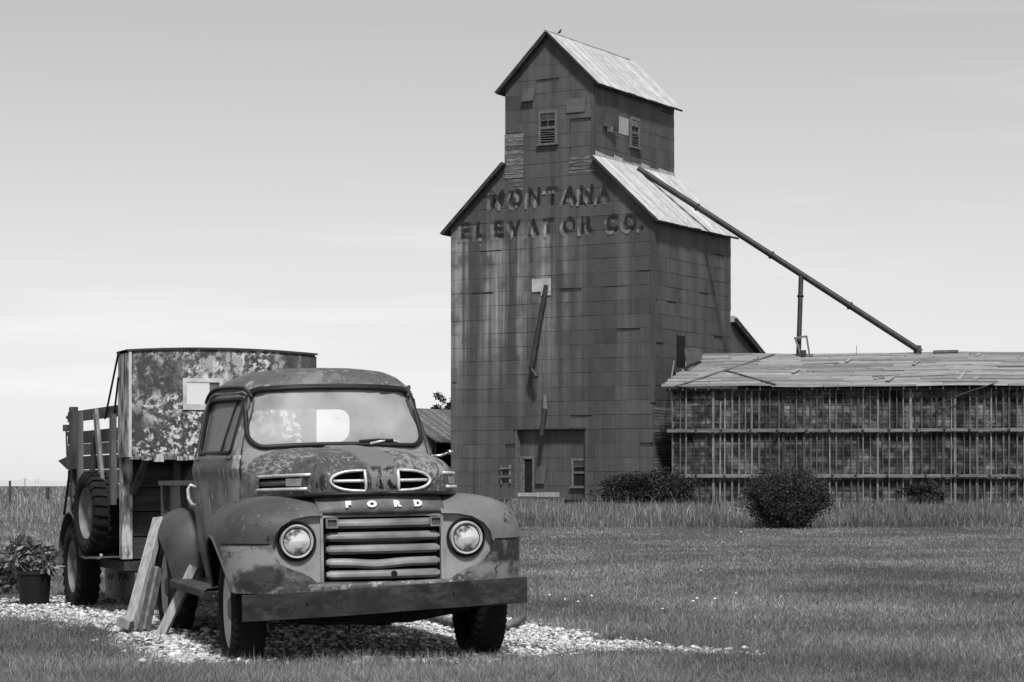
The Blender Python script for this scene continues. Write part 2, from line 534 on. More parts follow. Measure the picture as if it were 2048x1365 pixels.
mk('rubber', [(0.3, 0.006), (0.6, 0.011), (0.75, 0.022)], scale=8, rough=0.85, bump=0.15, bscale=80)
mk('gasket', [(0.3, 0.008), (0.7, 0.018)], rough=0.5, bump=0)
mk('chrome', [(0.3, 0.62), (0.7, 0.85)], scale=9, rough=0.22, metal=1.0, bump=0.02, spec=0.5)
mk('white_enamel', [(0.3, 0.70), (0.7, 0.82)], scale=9, rough=0.4, bump=0.0)
mk('trim_bright', [(0.3, 0.40), (0.55, 0.62), (0.75, 0.72)], scale=12, rough=0.35, metal=0.3, bump=0.03)
mk('rim_paint', [(0.3, 0.34), (0.5, 0.52), (0.7, 0.60)], scale=7, rough=0.6, bump=0.08, grain=0.12)
mk('rim_dark', [(0.3, 0.10), (0.5, 0.17), (0.7, 0.24)], scale=9, rough=0.7, bump=0.1, grain=0.12)
mk('cab_inside', [(0.3, 0.05), (0.7, 0.09)], rough=0.8, bump=0)
mk('rust_dark', [(0.3, 0.022), (0.5, 0.045), (0.7, 0.08)], scale=6, rough=0.8, bump=0.15)
# weathered timber
mk('timber_pale', [(0.3, 0.14), (0.45, 0.26), (0.6, 0.34), (0.75, 0.42)], scale=5, stretch=(6, 6, 0.6), rough=0.85, bump=0.3, bscale=14, rand=0.18)
mk('timber_roof', [(0.30, 0.07), (0.42, 0.17), (0.58, 0.25), (0.72, 0.36)], scale=4, stretch=(0.45, 9, 9), rough=0.9, bump=0.3, bscale=20, rand=0.34)
mk('timber_post', [(0.3, 0.055), (0.5, 0.115), (0.7, 0.20)], scale=3, stretch=(5, 5, 0.5), rough=0.9, bump=0.25, bscale=12, rand=0.75)
mk('timber_rail', [(0.3, 0.08), (0.5, 0.15), (0.7, 0.24)], scale=3, stretch=(0.5, 5, 5), rough=0.9, bump=0.25, bscale=12, rand=0.2)
mk('timber_crib', [(0.30, 0.008), (0.42, 0.022), (0.51, 0.065), (0.60, 0.14), (0.75, 0.22)], scale=1.6, stretch=(1.1, 1, 1.5), rough=0.9, bump=0.2,
   bscale=10, rand=0.40, world_co=True, offset=False, detail=9, ramp2=[(0.35, 0.40), (0.6, 1.15)], scale2=0.55, stretch2=(2.2, 1, 0.5))
mk('timber_dark', [(0.3, 0.02), (0.5, 0.045), (0.7, 0.085)], scale=4, stretch=(0.6, 4, 4), rough=0.9, bump=0.25, bscale=14, rand=0.3)
mk('timber_stake', [(0.3, 0.04), (0.5, 0.08), (0.7, 0.15)], scale=4, stretch=(4, 4, 0.6), rough=0.9, bump=0.25, bscale=14, rand=0.45)
mk('timber_grey', [(0.3, 0.05), (0.45, 0.10), (0.55, 0.16), (0.7, 0.26)], scale=3, stretch=(0.8, 4, 6), rough=0.9, bump=0.3, bscale=14, rand=0.35)
# metals of the elevator
mk('roof_metal', [(0.3, 0.36), (0.5, 0.46), (0.7, 0.54)], scale=1.6, stretch=(1, 1, 1), rough=0.55, bump=0.05, rand=0.14, metal=0.1, corr=('Y', 0.24, 0.55), ramp2=[(0.35, 0.82), (0.65, 1.05)], scale2=4.0, stretch2=(0.4, 4, 1))
mk('pipe_dark', [(0.3, 0.018), (0.6, 0.035), (0.75, 0.06)], scale=3, rough=0.55, bump=0.06)
mk('pipe_rust', [(0.3, 0.03), (0.6, 0.05), (0.75, 0.08)], scale=3, rough=0.7, bump=0.06)
mk('bright_sheet', [(0.3, 0.26), (0.5, 0.36), (0.7, 0.45)], scale=2.5, rough=0.6, bump=0.04, corr=('X', 0.085, 0.5))
mk('window_frame', [(0.3, 0.08), (0.5, 0.12), (0.7, 0.17)], scale=6, rough=0.85, bump=0.15)
mk('fascia', [(0.3, 0.03), (0.5, 0.06), (0.7, 0.10)], scale=4, rough=0.85, bump=0.1)

def elevator_sheet_mat(name, bleach=1.0, base=1.0):
    """oxide-painted corrugated sheet: each sheet a tone of its own, rain-washed streaks under the lettering"""
    m = pmat(name, [(0.28, 0.050*base), (0.5, 0.068*base), (0.72, 0.088*base)], scale=0.8, stretch=(1, 1, 0.5), rough=0.62, bump=0.05, bscale=9,
             rand=0.11, corr=('X', 0.088, 0.38), grain=0.14, spec=0.25)
    N, L = m.node_tree.nodes, m.node_tree.links
    b = N['Principled BSDF']
    src = b.inputs['Base Color'].links[0].from_socket
    g = N.new('ShaderNodeNewGeometry')
    # column noise: narrow across, long down the wall
    mp = N.new('ShaderNodeMapping'); mp.inputs['Scale'].default_value = (1.5, 1.5, 0.035)
    L.new(g.outputs['Position'], mp.inputs['Vector'])
    n = N.new('ShaderNodeTexNoise'); n.inputs['Scale'].default_value = 1.0; n.inputs['Detail'].default_value = 4; n.inputs['Roughness'].default_value = 0.6
    L.new(mp.outputs['Vector'], n.inputs['Vector'])
    st = N.new('ShaderNodeMapRange'); st.inputs['From Min'].default_value = 0.45; st.inputs['From Max'].default_value = 0.66
    L.new(n.outputs['Fac'], st.inputs['Value'])
    # large patchy field: where the wash reaches (upper left of the wall)
    sx = N.new('ShaderNodeSeparateXYZ'); L.new(g.outputs['Position'], sx.inputs['Vector'])
    def rng_(sock, a, bb):
        r_ = N.new('ShaderNodeMapRange'); r_.interpolation_type = 'SMOOTHSTEP'
        r_.inputs['From Min'].default_value = a; r_.inputs['From Max'].default_value = bb
        L.new(sock, r_.inputs['Value']); return r_.outputs['Result']
    def mm(a, bb):
        x = N.new('ShaderNodeMath'); x.operation = 'MULTIPLY'; L.new(a, x.inputs[0]); L.new(bb, x.inputs[1]); return x.outputs[0]
    k = mm(mm(rng_(sx.outputs['X'], 4.6, 0.4), rng_(sx.outputs['Z'], 4.5, 9.5)), rng_(sx.outputs['Z'], 14.2, 12.9))
    n2 = N.new('ShaderNodeTexNoise'); n2.inputs['Scale'].default_value = 0.9; n2.inputs['Detail'].default_value = 3
    L.new(g.outputs['Position'], n2.inputs['Vector'])
    k = mm(k, rng_(n2.outputs['Fac'], 0.30, 0.62))
    kk = mm(k, st.outputs['Result'])
    # faint streaks everywhere
    sc = N.new('ShaderNodeMath'); sc.operation = 'MULTIPLY'; sc.inputs[1].default_value = 0.16
    L.new(st.outputs['Result'], sc.inputs[0])
    ad = N.new('ShaderNodeMath'); ad.operation = 'ADD'; ad.use_clamp = True
    sb = N.new('ShaderNodeMath'); sb.operation = 'MULTIPLY'; sb.inputs[1].default_value = bleach
    L.new(kk, sb.inputs[0]); L.new(sb.outputs[0], ad.inputs[0]); L.new(sc.outputs[0], ad.inputs[1])
    mx = N.new('ShaderNodeMix'); mx.data_type = 'RGBA'
    L.new(ad.outputs[0], mx.inputs['Factor']); L.new(src, mx.inputs['A'])
    mx.inputs['B'].default_value = (0.30, 0.30, 0.30, 1)
    L.new(mx.outputs['Result'], b.inputs['Base Color'])
    MAT[name] = m
    return m
elevator_sheet_mat('sheet_front', 1.05)
elevator_sheet_mat('sheet_side', 0.0)

def worn_paint(name, val, cover, scale=3.0, stretch=(1.2, 1.2, 0.8)):
    """paint that has flaked: noise decides where it is left"""
    m = bpy.data.materials.new(name); m.use_nodes = True
    N, L = m.node_tree.nodes, m.node_tree.links
    b = N['Principled BSDF']; b.inputs['Base Color'].default_value = (val, val, val, 1)
    b.inputs['Roughness'].default_value = 0.85; b.inputs['Specular IOR Level'].default_value = 0.15
    g = N.new('ShaderNodeNewGeometry')
    mp = N.new('ShaderNodeMapping'); mp.inputs['Scale'].default_value = stretch
    L.new(g.outputs['Position'], mp.inputs['Vector'])
    n = N.new('ShaderNodeTexNoise'); n.inputs['Scale'].default_value = scale; n.inputs['Detail'].default_value = 5
    L.new(mp.outputs['Vector'], n.inputs['Vector'])
    r_ = N.new('ShaderNodeMapRange'); r_.inputs['From Min'].default_value = 0.62 - cover * 0.35; r_.inputs['From Max'].default_value = 0.78 - cover * 0.25
    L.new(n.outputs['Fac'], r_.inputs['Value'])
    tr = N.new('ShaderNodeBsdfTransparent'); mx = N.new('ShaderNodeMixShader')
    L.new(r_.outputs['Result'], mx.inputs['Fac']); L.new(tr.outputs[0], mx.inputs[1]); L.new(b.outputs[0], mx.inputs[2])
    L.new(mx.outputs[0], N['Material Output'].inputs['Surface'])
    MAT[name] = m
    return m

def glass_mat(name, dust=0.4, dust_val=0.5, gloss=0.12, streak=0.1):
    m = bpy.data.materials.new(name); m.use_nodes = True
    N, L = m.node_tree.nodes, m.node_tree.links
    N.remove(N['Principled BSDF'])
    tr = N.new('ShaderNodeBsdfTransparent'); tr.inputs['Color'].default_value = (0.92, 0.92, 0.92, 1)
    df = N.new('ShaderNodeBsdfDiffuse'); df.inputs['Color'].default_value = (dust_val, dust_val, dust_val, 1)
    gl = N.new('ShaderNodeBsdfGlossy'); gl.inputs['Roughness'].default_value = 0.38
    tc = N.new('ShaderNodeTexCoord')
    n = N.new('ShaderNodeTexNoise'); n.inputs['Scale'].default_value = 4; n.inputs['Detail'].default_value = 5
    L.new(tc.outputs['Object'], n.inputs['Vector'])
    mr = N.new('ShaderNodeMapRange'); mr.inputs['From Min'].default_value = 0.3; mr.inputs['From Max'].default_value = 0.7
    mr.inputs['To Min'].default_value = dust - streak; mr.inputs['To Max'].default_value = dust + streak
    L.new(n.outputs['Fac'], mr.inputs['Value'])
    m1 = N.new('ShaderNodeMixShader'); L.new(mr.outputs['Result'], m1.inputs['Fac']); L.new(tr.outputs[0], m1.inputs[1]); L.new(df.outputs[0], m1.inputs[2])
    fr = N.new('ShaderNodeFresnel'); fr.inputs['IOR'].default_value = 1.5
    ad = N.new('ShaderNodeMath'); ad.operation = 'MULTIPLY'; ad.inputs[1].default_value = gloss; ad.use_clamp = True
    L.new(fr.outputs[0], ad.inputs[0])
    m2 = N.new('ShaderNodeMixShader'); L.new(ad.outputs[0], m2.inputs['Fac']); L.new(m1.outputs[0], m2.inputs[1]); L.new(gl.outputs[0], m2.inputs[2])
    L.new(m2.outputs[0], N['Material Output'].inputs['Surface'])
    MAT[name] = m
    return m
glass_mat('windshield_glass', 0.34, 0.86, 0.20, 0.09)
glass_mat('door_glass', 0.40, 0.30, 1.0, 0.05)
glass_mat('window_glass', 0.10, 0.3, 0.8, 0.05)
glass_mat('camper_glass', 0.12, 0.9, 0.5, 0.08)
# ------------------------------------------------------------------ ground, far field, hills
def ground_mat():
    m = pmat('ground_soil', [(0.3, 0.055), (0.5, 0.085), (0.7, 0.12)], scale=0.9, rough=0.95, bump=0.3, bscale=12,
             world_co=True, offset=False, ramp2=[(0.35, 0.8), (0.65, 1.15)], scale2=0.13, spec=0.05)
    N, L = m.node_tree.nodes, m.node_tree.links
    b = N['Principled BSDF']; src = b.inputs['Base Color'].links[0].from_socket
    g = N.new('ShaderNodeNewGeometry')
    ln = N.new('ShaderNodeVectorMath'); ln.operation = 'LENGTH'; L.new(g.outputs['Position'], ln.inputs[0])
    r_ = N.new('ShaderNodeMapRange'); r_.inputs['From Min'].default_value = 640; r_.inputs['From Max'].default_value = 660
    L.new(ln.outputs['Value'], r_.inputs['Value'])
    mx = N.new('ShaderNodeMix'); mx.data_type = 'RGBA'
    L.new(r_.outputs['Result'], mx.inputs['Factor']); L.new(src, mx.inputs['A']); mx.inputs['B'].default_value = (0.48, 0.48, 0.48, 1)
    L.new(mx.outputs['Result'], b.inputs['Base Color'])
    return m
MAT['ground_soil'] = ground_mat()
# one sheet out to the horizon: rings with growing steps
rings = [0.0, 6, 12, 20, 30, 45, 70, 110, 180, 300, 500, 640, 660, 1200, 2500, 5000, 9000]
gv, gf = [(0, 0, 0)], []
NSEG = 72
for r_ in rings[1:]:
    for k in range(NSEG):
        a = 2 * math.pi * k / NSEG
        gv.append((r_ * math.cos(a), r_ * math.sin(a), 0))
for k in range(NSEG):
    gf.append((0, 1 + k, 1 + (k + 1) % NSEG))
for i in range(len(rings) - 2):
    for k in range(NSEG):
        k2 = (k + 1) % NSEG
        gf.append((1 + i*NSEG + k, 1 + (i+1)*NSEG + k, 1 + (i+1)*NSEG + k2, 1 + i*NSEG + k2))
ground = mobj('ground', gv, gf, MAT['ground_soil'])
tag(ground, kind='structure')

mk('far_hills', [(0.3, 0.44), (0.7, 0.52)], scale=0.004, rough=1.0, bump=0, world_co=True, offset=False)  # pale grey puts the distance haze into the hill colour
hv, hf = [], []
nh = 160
for i in range(nh + 1):
    a = R(-50) + R(100) * i / nh
    x, y = 7000 * math.sin(a), 7000 * math.cos(a)
    u = i / nh * 40
    h = 7.5 + 2.6 * math.sin(u * 0.9 + 2.0) + 1.6 * math.sin(u * 2.3 + 1) + 0.8 * math.sin(u * 5.1)
    for (rr, zz) in ((0.93, -4.0), (0.97, h * 0.6), (1.0, h), (1.06, h * 0.5), (1.1, -4.0)):
        hv.append((x * rr, y * rr, zz))
for i in range(nh):
    for k in range(4):
        hf.append((i*5+k, (i+1)*5+k, (i+1)*5+k+1, i*5+k+1))
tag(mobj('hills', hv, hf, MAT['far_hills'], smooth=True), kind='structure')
# ------------------------------------------------------------------ grain elevator
E_LOC = (6.74, 108.4, 0.0); E_ROT = R(-30)
EW, ED = 11.31, 8.8            # width of the gable front, depth
EAVE = 13.75; RIDGE_X = -5.68
CU0, CU1 = -3.2, -8.16         # cupola walls
CU_EAVE, CU_PEAK = 20.55, 22.95
SLOPE = 0.93
elevator = empty('grain_elevator', E_LOC, E_ROT,
                 'tall old grain elevator clad in dark metal sheets with faded painted lettering', 'grain elevator')
def ef(px, py, y=0.0): return local_on(px, py, E_LOC, E_ROT, 1, y)     # on the gable front
def es(px, py, x=0.0): return local_on(px, py, E_LOC, E_ROT, 0, x)     # on the right side

RX0, RX1, RZ = ef(1033, 900).x, ef(1170, 900).x, ef(1100, 858).z       # drive-in recess
RDEP = 0.34
# core of the building: timber cribbing, with the recess left open
core = MB()
core.box(-EW, 0, RDEP + 0.06, ED, 0, EAVE)
core.box(-EW, RX0, 0, RDEP + 0.06, 0, EAVE)
core.box(RX1, 0, 0, RDEP + 0.06, 0, EAVE)
core.box(RX0, RX1, 0, RDEP + 0.06, RZ, EAVE)
core.prism([(-EW, EAVE), (0, EAVE), (CU0, EAVE - CU0 * SLOPE), (CU0, CU_EAVE), (RIDGE_X, CU_PEAK), (CU1, CU_EAVE), (CU1, EAVE - CU0 * SLOPE)], 'y', 0.0, ED)
wall = core.build('wall', MAT['timber_dark'], elevator)

def clip(poly, a, b, c):
    """keep the part of a 2D polygon with a*x+b*z<=c"""
    out = []
    for i in range(len(poly)):
        p, q = poly[i], poly[(i + 1) % len(poly)]
        dp, dq = a*p[0] + b*p[1] - c, a*q[0] + b*q[1] - c
        if dp <= 0: out.append(p)
        if dp * dq < 0:
            t = dp / (dp - dq)
            out.append((p[0] + (q[0]-p[0])*t, p[1] + (q[1]-p[1])*t))
    return out

def sheet_mesh(poly, z0, z1, mat, tilt=0.03):
    """a lapped sheet: polygon in (along, up); its lower edge stands proud of the wall"""
    n = len(poly)
    v = []
    for th in (0.0, 0.006):
        for (x, z) in poly:
            t = (z - z0) / (z1 - z0)
            v.append((x, -(0.008 + tilt * (1 - t)) - th, z))
    f = [tuple(range(n, 2*n)), tuple(reversed(range(n)))]
    f += [(i, (i+1) % n, (i+1) % n + n, i + n) for i in range(n)]
    me = bpy.data.meshes.new('metal_sheet')
    me.from_pydata(v, [], [tuple(reversed(q)) for q in f])
    me.materials.append(mat); me.update()
    bm = bmesh.new(); bm.from_mesh(me); bmesh.ops.recalc_face_normals(bm, faces=bm.faces); bm.to_mesh(me); bm.free()
    return me

CH = 0.686
sheet_list = []
_cache = {}
def lay_sheets(parent, regions, sw, clips, holes, place, mat, z_start, z_end, x0, x1, jitter=0.0, keep=None):
    row = 0
    z = z_start
    while z < z_end - 0.05:
        zt = z + CH + 0.03
        xx = x0 - (0.45 * sw if row % 2 else 0.0) - random.uniform(0, 0.25)
        while xx < x1:
            w = sw
            a, b = max(xx, x0), min(xx + w, x1)
            xx += w
            if b - a < 0.08: continue
            bad = False
            cells = [(a, b, z, zt)]
            for (ha, hb, hz0, hz1) in holes:
                nxt = []
                for (ca, cb, cz0, cz1) in cells:
                    if cb <= ha + 0.01 or ca >= hb - 0.01 or cz1 <= hz0 + 0.05 or cz0 >= hz1 - 0.05:
                        nxt.append((ca, cb, cz0, cz1)); continue
                    if ca < ha - 0.05: nxt.append((ca, ha, cz0, cz1))
                    if cb > hb + 0.05: nxt.append((hb, cb, cz0, cz1))
                    m0, m1 = max(ca, ha), min(cb, hb)
                    if cz0 < hz0 - 0.06: nxt.append((m0, m1, cz0, hz0))
                    if cz1 > hz1 + 0.06: nxt.append((m0, m1, hz1, cz1))
                cells = nxt
            for (ca, cb, cz0, cz1) in cells:
                g = 0.0006
                poly = [(ca + g, cz0), (cb - g, cz0), (cb - g, cz1), (ca + g, cz1)]
                full = True
                for c in clips:
                    p2 = clip(poly, *c)
                    if len(p2) != len(poly) or p2 != poly: full = False
                    poly = p2
                    if len(poly) < 3: break
                if len(poly) < 3: continue
                area = abs(sum(poly[i][0]*poly[(i+1) % len(poly)][1] - poly[(i+1) % len(poly)][0]*poly[i][1] for i in range(len(poly)))) / 2
                if area < 0.03: continue
                sheet_list.append((parent, place, poly, cz0, cz1, mat, area))
        z += CH
        row += 1

def place_front(o, ax, az):
    o.location = (ax, 0, az)
def place_side(o, ax, az):          # sheet 'along' runs into the depth on the right wall
    o.location = (0.0, ax, az); o.rotation_euler = (0, 0, R(90))
def place_cside(o, ax, az):
    o.location = (CU0, ax, az); o.rotation_euler = (0, 0, R(90))
def place_recess(o, ax, az):
    o.location = (ax, RDEP, az)

front_panel = empty('front_cladding', (0, 0, 0)); front_panel.parent = elevator
side_panel = empty('side_cladding', (0, 0, 0)); side_panel.parent = elevator

w1 = (ef(1078, 250).x, ef(1116, 250).x, ef(1096, 290).z, ef(1096, 222).z)
gone_a = (ef(1009, 300).x, ef(1047, 300).x, 16.1, ef(1030, 266).z)
gone_b = (ef(1018, 350).x, ef(1048, 350).x, ef(1030, 382).z, 16.1)
gone_c = (ef(1139, 330).x, CU0 + 0.02, ef(1160, 346).z, ef(1160, 317).z)
ridge_clips = [(SLOPE, 1.0, EAVE + 0.05), (-SLOPE, 1.0, EAVE + 0.05 + EW * SLOPE)]
def body_clips():
    return [(SLOPE, 1.0, EAVE + 0.02), (-SLOPE, 1.0, EAVE + 0.02 + EW * SLOPE)]
Z0 = 0.25
# main gable: stop where the cupola rises
ZC = EAVE - CU0 * SLOPE
ncourse = int((ZC - Z0) / CH)
lay_sheets(front_panel, None, 1.24, body_clips(), [(RX0, RX1, -1, RZ), gone_a, gone_b, gone_c, w1], place_front, MAT['sheet_front'], Z0, Z0 + CH * ncourse, -EW, 0)
zc0 = Z0 + CH * ncourse
cs = (CU_PEAK - CU_EAVE) / (RIDGE_X - CU0)      # negative
lay_sheets(front_panel, None, 1.24, [((CU_PEAK-CU_EAVE)/abs(RIDGE_X-CU0), 1.0, CU_EAVE + (CU_PEAK-CU_EAVE)/abs(RIDGE_X-CU0)*CU0 + 0.0),
                                (-(CU_PEAK-CU_EAVE)/abs(CU1-RIDGE_X), 1.0, CU_EAVE - (CU_PEAK-CU_EAVE)/abs(CU1-RIDGE_X)*CU1)],
           [gone_a, gone_c, w1], place_front, MAT['sheet_front'], zc0, CU_PEAK, CU1, CU0)
# right wall
tear = (es(1352, 700).y, es(1370, 700).y, es(1360, 735).z, es(1360, 672).z)
low_gone = (0.35, 4.2, -1, es(1325, 818).z)
lay_sheets(side_panel, None, 1.05, [(0, 1, EAVE - 0.02)], [tear, low_gone], place_side, MAT['sheet_side'], Z0, EAVE, 0, ED)
cw2 = (es(1258, 260, CU0).y, es(1277, 260, CU0).y, es(1268, 297, CU0).z, es(1268, 236, CU0).z)
hole_d = (es(1226, 250, CU0).y, es(1236, 250, CU0).y, es(1230, 262, CU0).z, es(1230, 232, CU0).z)
bright_d = (es(1237, 250, CU0).y, es(1256, 250, CU0).y, es(1247, 270, CU0).z, es(1247, 236, CU0).z)
lay_sheets(side_panel, None, 1.5, [(0, 1, CU_EAVE - 0.03)], [cw2, hole_d, bright_d], place_cside, MAT['sheet_side'], zc0, CU_EAVE, 0, ED)
# recess back wall
dr = (ef(1042, 950, RDEP).x, ef(1070, 950, RDEP).x, ef(1056, 986, RDEP).z, ef(1056, 913, RDEP).z)
wr = (ef(1144, 950, RDEP).x, RX1, ef(1157, 973, RDEP).z, ef(1157, 917, RDEP).z)
lay_sheets(front_panel, None, 1.24, [(0, 1, RZ - 0.02)], [dr, wr], place_recess, MAT['sheet_front'], Z0, RZ, RX0, RX1)

# the largest pieces are parts of their own; the rest is one piece
sheet_list.sort(key=lambda s: -s[6] * (1.0 if s[1] in (place_front, place_recess) else 0.55))
rest = {front_panel: MB(), side_panel: MB()}
restmat = {front_panel: 'sheet_front', side_panel: 'sheet_side'}
counts = {front_panel: 0, side_panel: 0}
for (parent, place, poly, z0, z1, mat, area) in sheet_list:
    cx, cz = poly[0][0], z0
    lp = [(p[0] - cx, p[1] - cz) for p in poly]
    tl = random.choice((0.008, 0.011, 0.015))
    if counts[parent] < 295:
        key = (tuple((round(a, 3), round(b, 3)) for a, b in lp), tl, mat.name, round(z1 - z0, 3))
        if key not in _cache:
            _cache[key] = sheet_mesh(lp, 0, z1 - z0, mat, tl)
        o = share('metal_sheet', _cache[key], parent)
        place(o, cx, cz)
        o.rotation_euler.x = random.gauss(0, 0.004); o.rotation_euler.y += random.gauss(0, 0.004)
        if random.random() < 0.05: o.rotation_euler.x -= 0.03
        counts[parent] += 1
    else:
        me = sheet_mesh(lp, 0, z1 - z0, mat, tl)
        t = bpy.data.objects.new('tmp', me); place(t, cx, cz)
        M4 = t.matrix_basis
        rest[parent].add([M4 @ v.co for v in me.vertices], [tuple(p.vertices) for p in me.polygons])
        bpy.data.objects.remove(t)
for p_, mb in rest.items():
    if mb.v:
        o = mb.build('metal_sheet_remainder', MAT[restmat[p_]], p_); tag(o, kind='stuff')

# bare boards where sheets are gone
def boards(x0, x1, z0, z1, y, parent, name='board', h=0.17, mat='timber_grey', axis='front', xplane=0.0, notch=0.0):
    z = z0
    while z < z1 - 0.05:
        a, b = x0 + random.uniform(0, notch), x1 - random.uniform(0, notch)
        pr = random.uniform(0.002, 0.012)
        if axis == 'front':
            mb = MB().box(0, b - a, -0.022 - pr, -0.002, 0, h - random.uniform(0.012, 0.03))
            o = mb.build(name, MAT[mat], parent); o.location = (a, y, z)
        else:
            mb = MB().box(0, b - a, -0.022 - pr, -0.002, 0, h - random.uniform(0.012, 0.03))
            o = mb.build(name, MAT[mat], parent); o.location = (xplane, a, z); o.rotation_euler = (0, 0, R(90))
        z += h
boards(gone_a[0] + 0.02, gone_a[1], gone_a[2], gone_a[3], 0, front_panel, h=0.2)
boards(gone_b[0], gone_b[1], gone_b[2], gone_b[3], 0, front_panel, h=0.2)
boards(gone_c[0], gone_c[1], gone_c[2], gone_c[3], 0, front_panel, h=0.16)
boards(0.02, 4.2, 0.05, low_gone[3], 0, side_panel, h=0.15, axis='side', mat='timber_grey', notch=0.06)

# corner flashings
for (x, y, z0, z1) in ((0.0, 0.0, 4.9, EAVE - 0.1), (CU0, 0.0, ZC + 0.1, CU_EAVE - 0.05)):
    mb = MB().box(x - 0.13, x + 0.052, y - 0.062, y - 0.05, z0, z1).box(x + 0.05, x + 0.062, y - 0.05, y + 0.13, z0, z1)
    mb.build('corner_flashing', MAT['sheet_side'], elevator)

# roofs: panels along the slope with a raised seam, fascia below
def roof_panels(parent, xe, ze, xr, zr, y0, y1, n, mat='roof_metal', th=0.04):
    w = (y1 - y0) / n
    d = Vector((xr - xe, 0, zr - ze)); ln = d.length; d.normalize()
    nrm = Vector((-d.z, 0, d.x))
    if nrm.z < 0: nrm = -nrm
    for i in range(n):
        a = y0 + i * w; b = a + w
        mb = MB()
        lift = random.uniform(0.0, 0.02)
        e0 = Vector((xe, 0, ze)) - d * random.uniform(0.0, 0.07); r0 = Vector((xr, 0, zr))
        seams = 4
        rows = []
        base = [e0, r0]
        pts = []
        for s_ in range(seams * 3 + 1):
            yy = a + 0.006 + (w - 0.012) * s_ / (seams * 3)
            hgt = 0.030 if s_ % 3 == 0 else 0.0
            rows.append([e0 + nrm * (th + hgt + lift) + Vector((0, yy, 0)), r0 + nrm * (th + hgt + lift) + Vector((0, yy, 0))])
        mb.grid(rows)
        v0 = [e0 + Vector((0, a + .006, 0)), r0 + Vector((0, a + .006, 0)), r0 + Vector((0, b - .006, 0)), e0 + Vector((0, b - .006, 0))]
        mb.add([v + nrm * (th + lift - 0.012) for v in v0], [(0, 1, 2, 3)])
        mb.build('roof_panel', MAT[mat], parent, fix=True)
def roof_deck(parent, xe, ze, xr, zr, y0, y1, th=0.06):
    d = Vector((xr - xe, 0, zr - ze)).normalized(); nrm = Vector((-d.z, 0, d.x))
    if nrm.z < 0: nrm = -nrm
    v = []
    for y in (y0, y1):
        for p in (Vector((xe, y, ze)), Vector((xr, y, zr))):
            v += [p + nrm * 0.02, p - nrm * th]
    MB().add(v, [(0,1,3,2),(4,6,7,5),(0,2,6,4),(1,5,7,3),(0,4,5,1),(2,3,7,6)]).build('roof_deck', MAT['fascia'], parent)
roof = empty('roof', (0, 0, 0)); roof.parent = elevator
OV = 0.38
for sgn in (1, -1):
    def mx(x): return x if sgn == 1 else -EW - x
    xe, ze = OV, EAVE + 0.12 - OV * SLOPE
    xr, zr = CU0 + 0.02, EAVE + 0.12 - CU0 * SLOPE
    roof_deck(roof, mx(xe), ze, mx(xr), zr, -0.34, ED + 0.2)
    roof_panels(roof, mx(xe), ze, mx(xr), zr, -0.38, ED + 0.25, 12)
    cm = (CU_PEAK - CU_EAVE) / abs(RIDGE_X - CU0)
    xo = 0.36
    xe2, ze2 = CU0 + xo, CU_EAVE + 0.1 - xo * cm
    zr2 = CU_PEAK + 0.1
    if sgn == 1:
        a, b = xe2, RIDGE_X
    else:
        a, b = CU1 - xo, RIDGE_X
    roof_deck(roof, a, ze2, b, zr2, -0.34, ED + 0.3)
    roof_panels(roof, a, ze2, b, zr2 + 0.0, -0.4, ED + 0.34, 12)
# rolled ridge cap
MB().tube([(RIDGE_X, -0.42 + i * 0.9, CU_PEAK + 0.19 + random.uniform(-.01, .01)) for i in range(11)], 0.055, 8).build('ridge_cap', MAT['roof_metal'], roof, smooth=True)
# flashing along the cupola foot
for k in range(9):
    y = k * 0.98
    h = random.uniform(0.14, 0.36)
    MB().add([(CU0 + 0.06, y, ZC + 0.14), (CU0 + 0.06, y + 0.96, ZC + 0.14), (CU0 + 0.075, y + 0.96, ZC + 0.14 + h * random.uniform(.7, 1.1)), (CU0 + 0.075, y, ZC + 0.14 + h),
              (CU0 + 0.20, y, ZC + 0.03), (CU0 + 0.20, y + 0.96, ZC + 0.03)], [(0,1,2,3), (4,5,1,0)]).build('flashing', MAT['roof_metal'], roof)

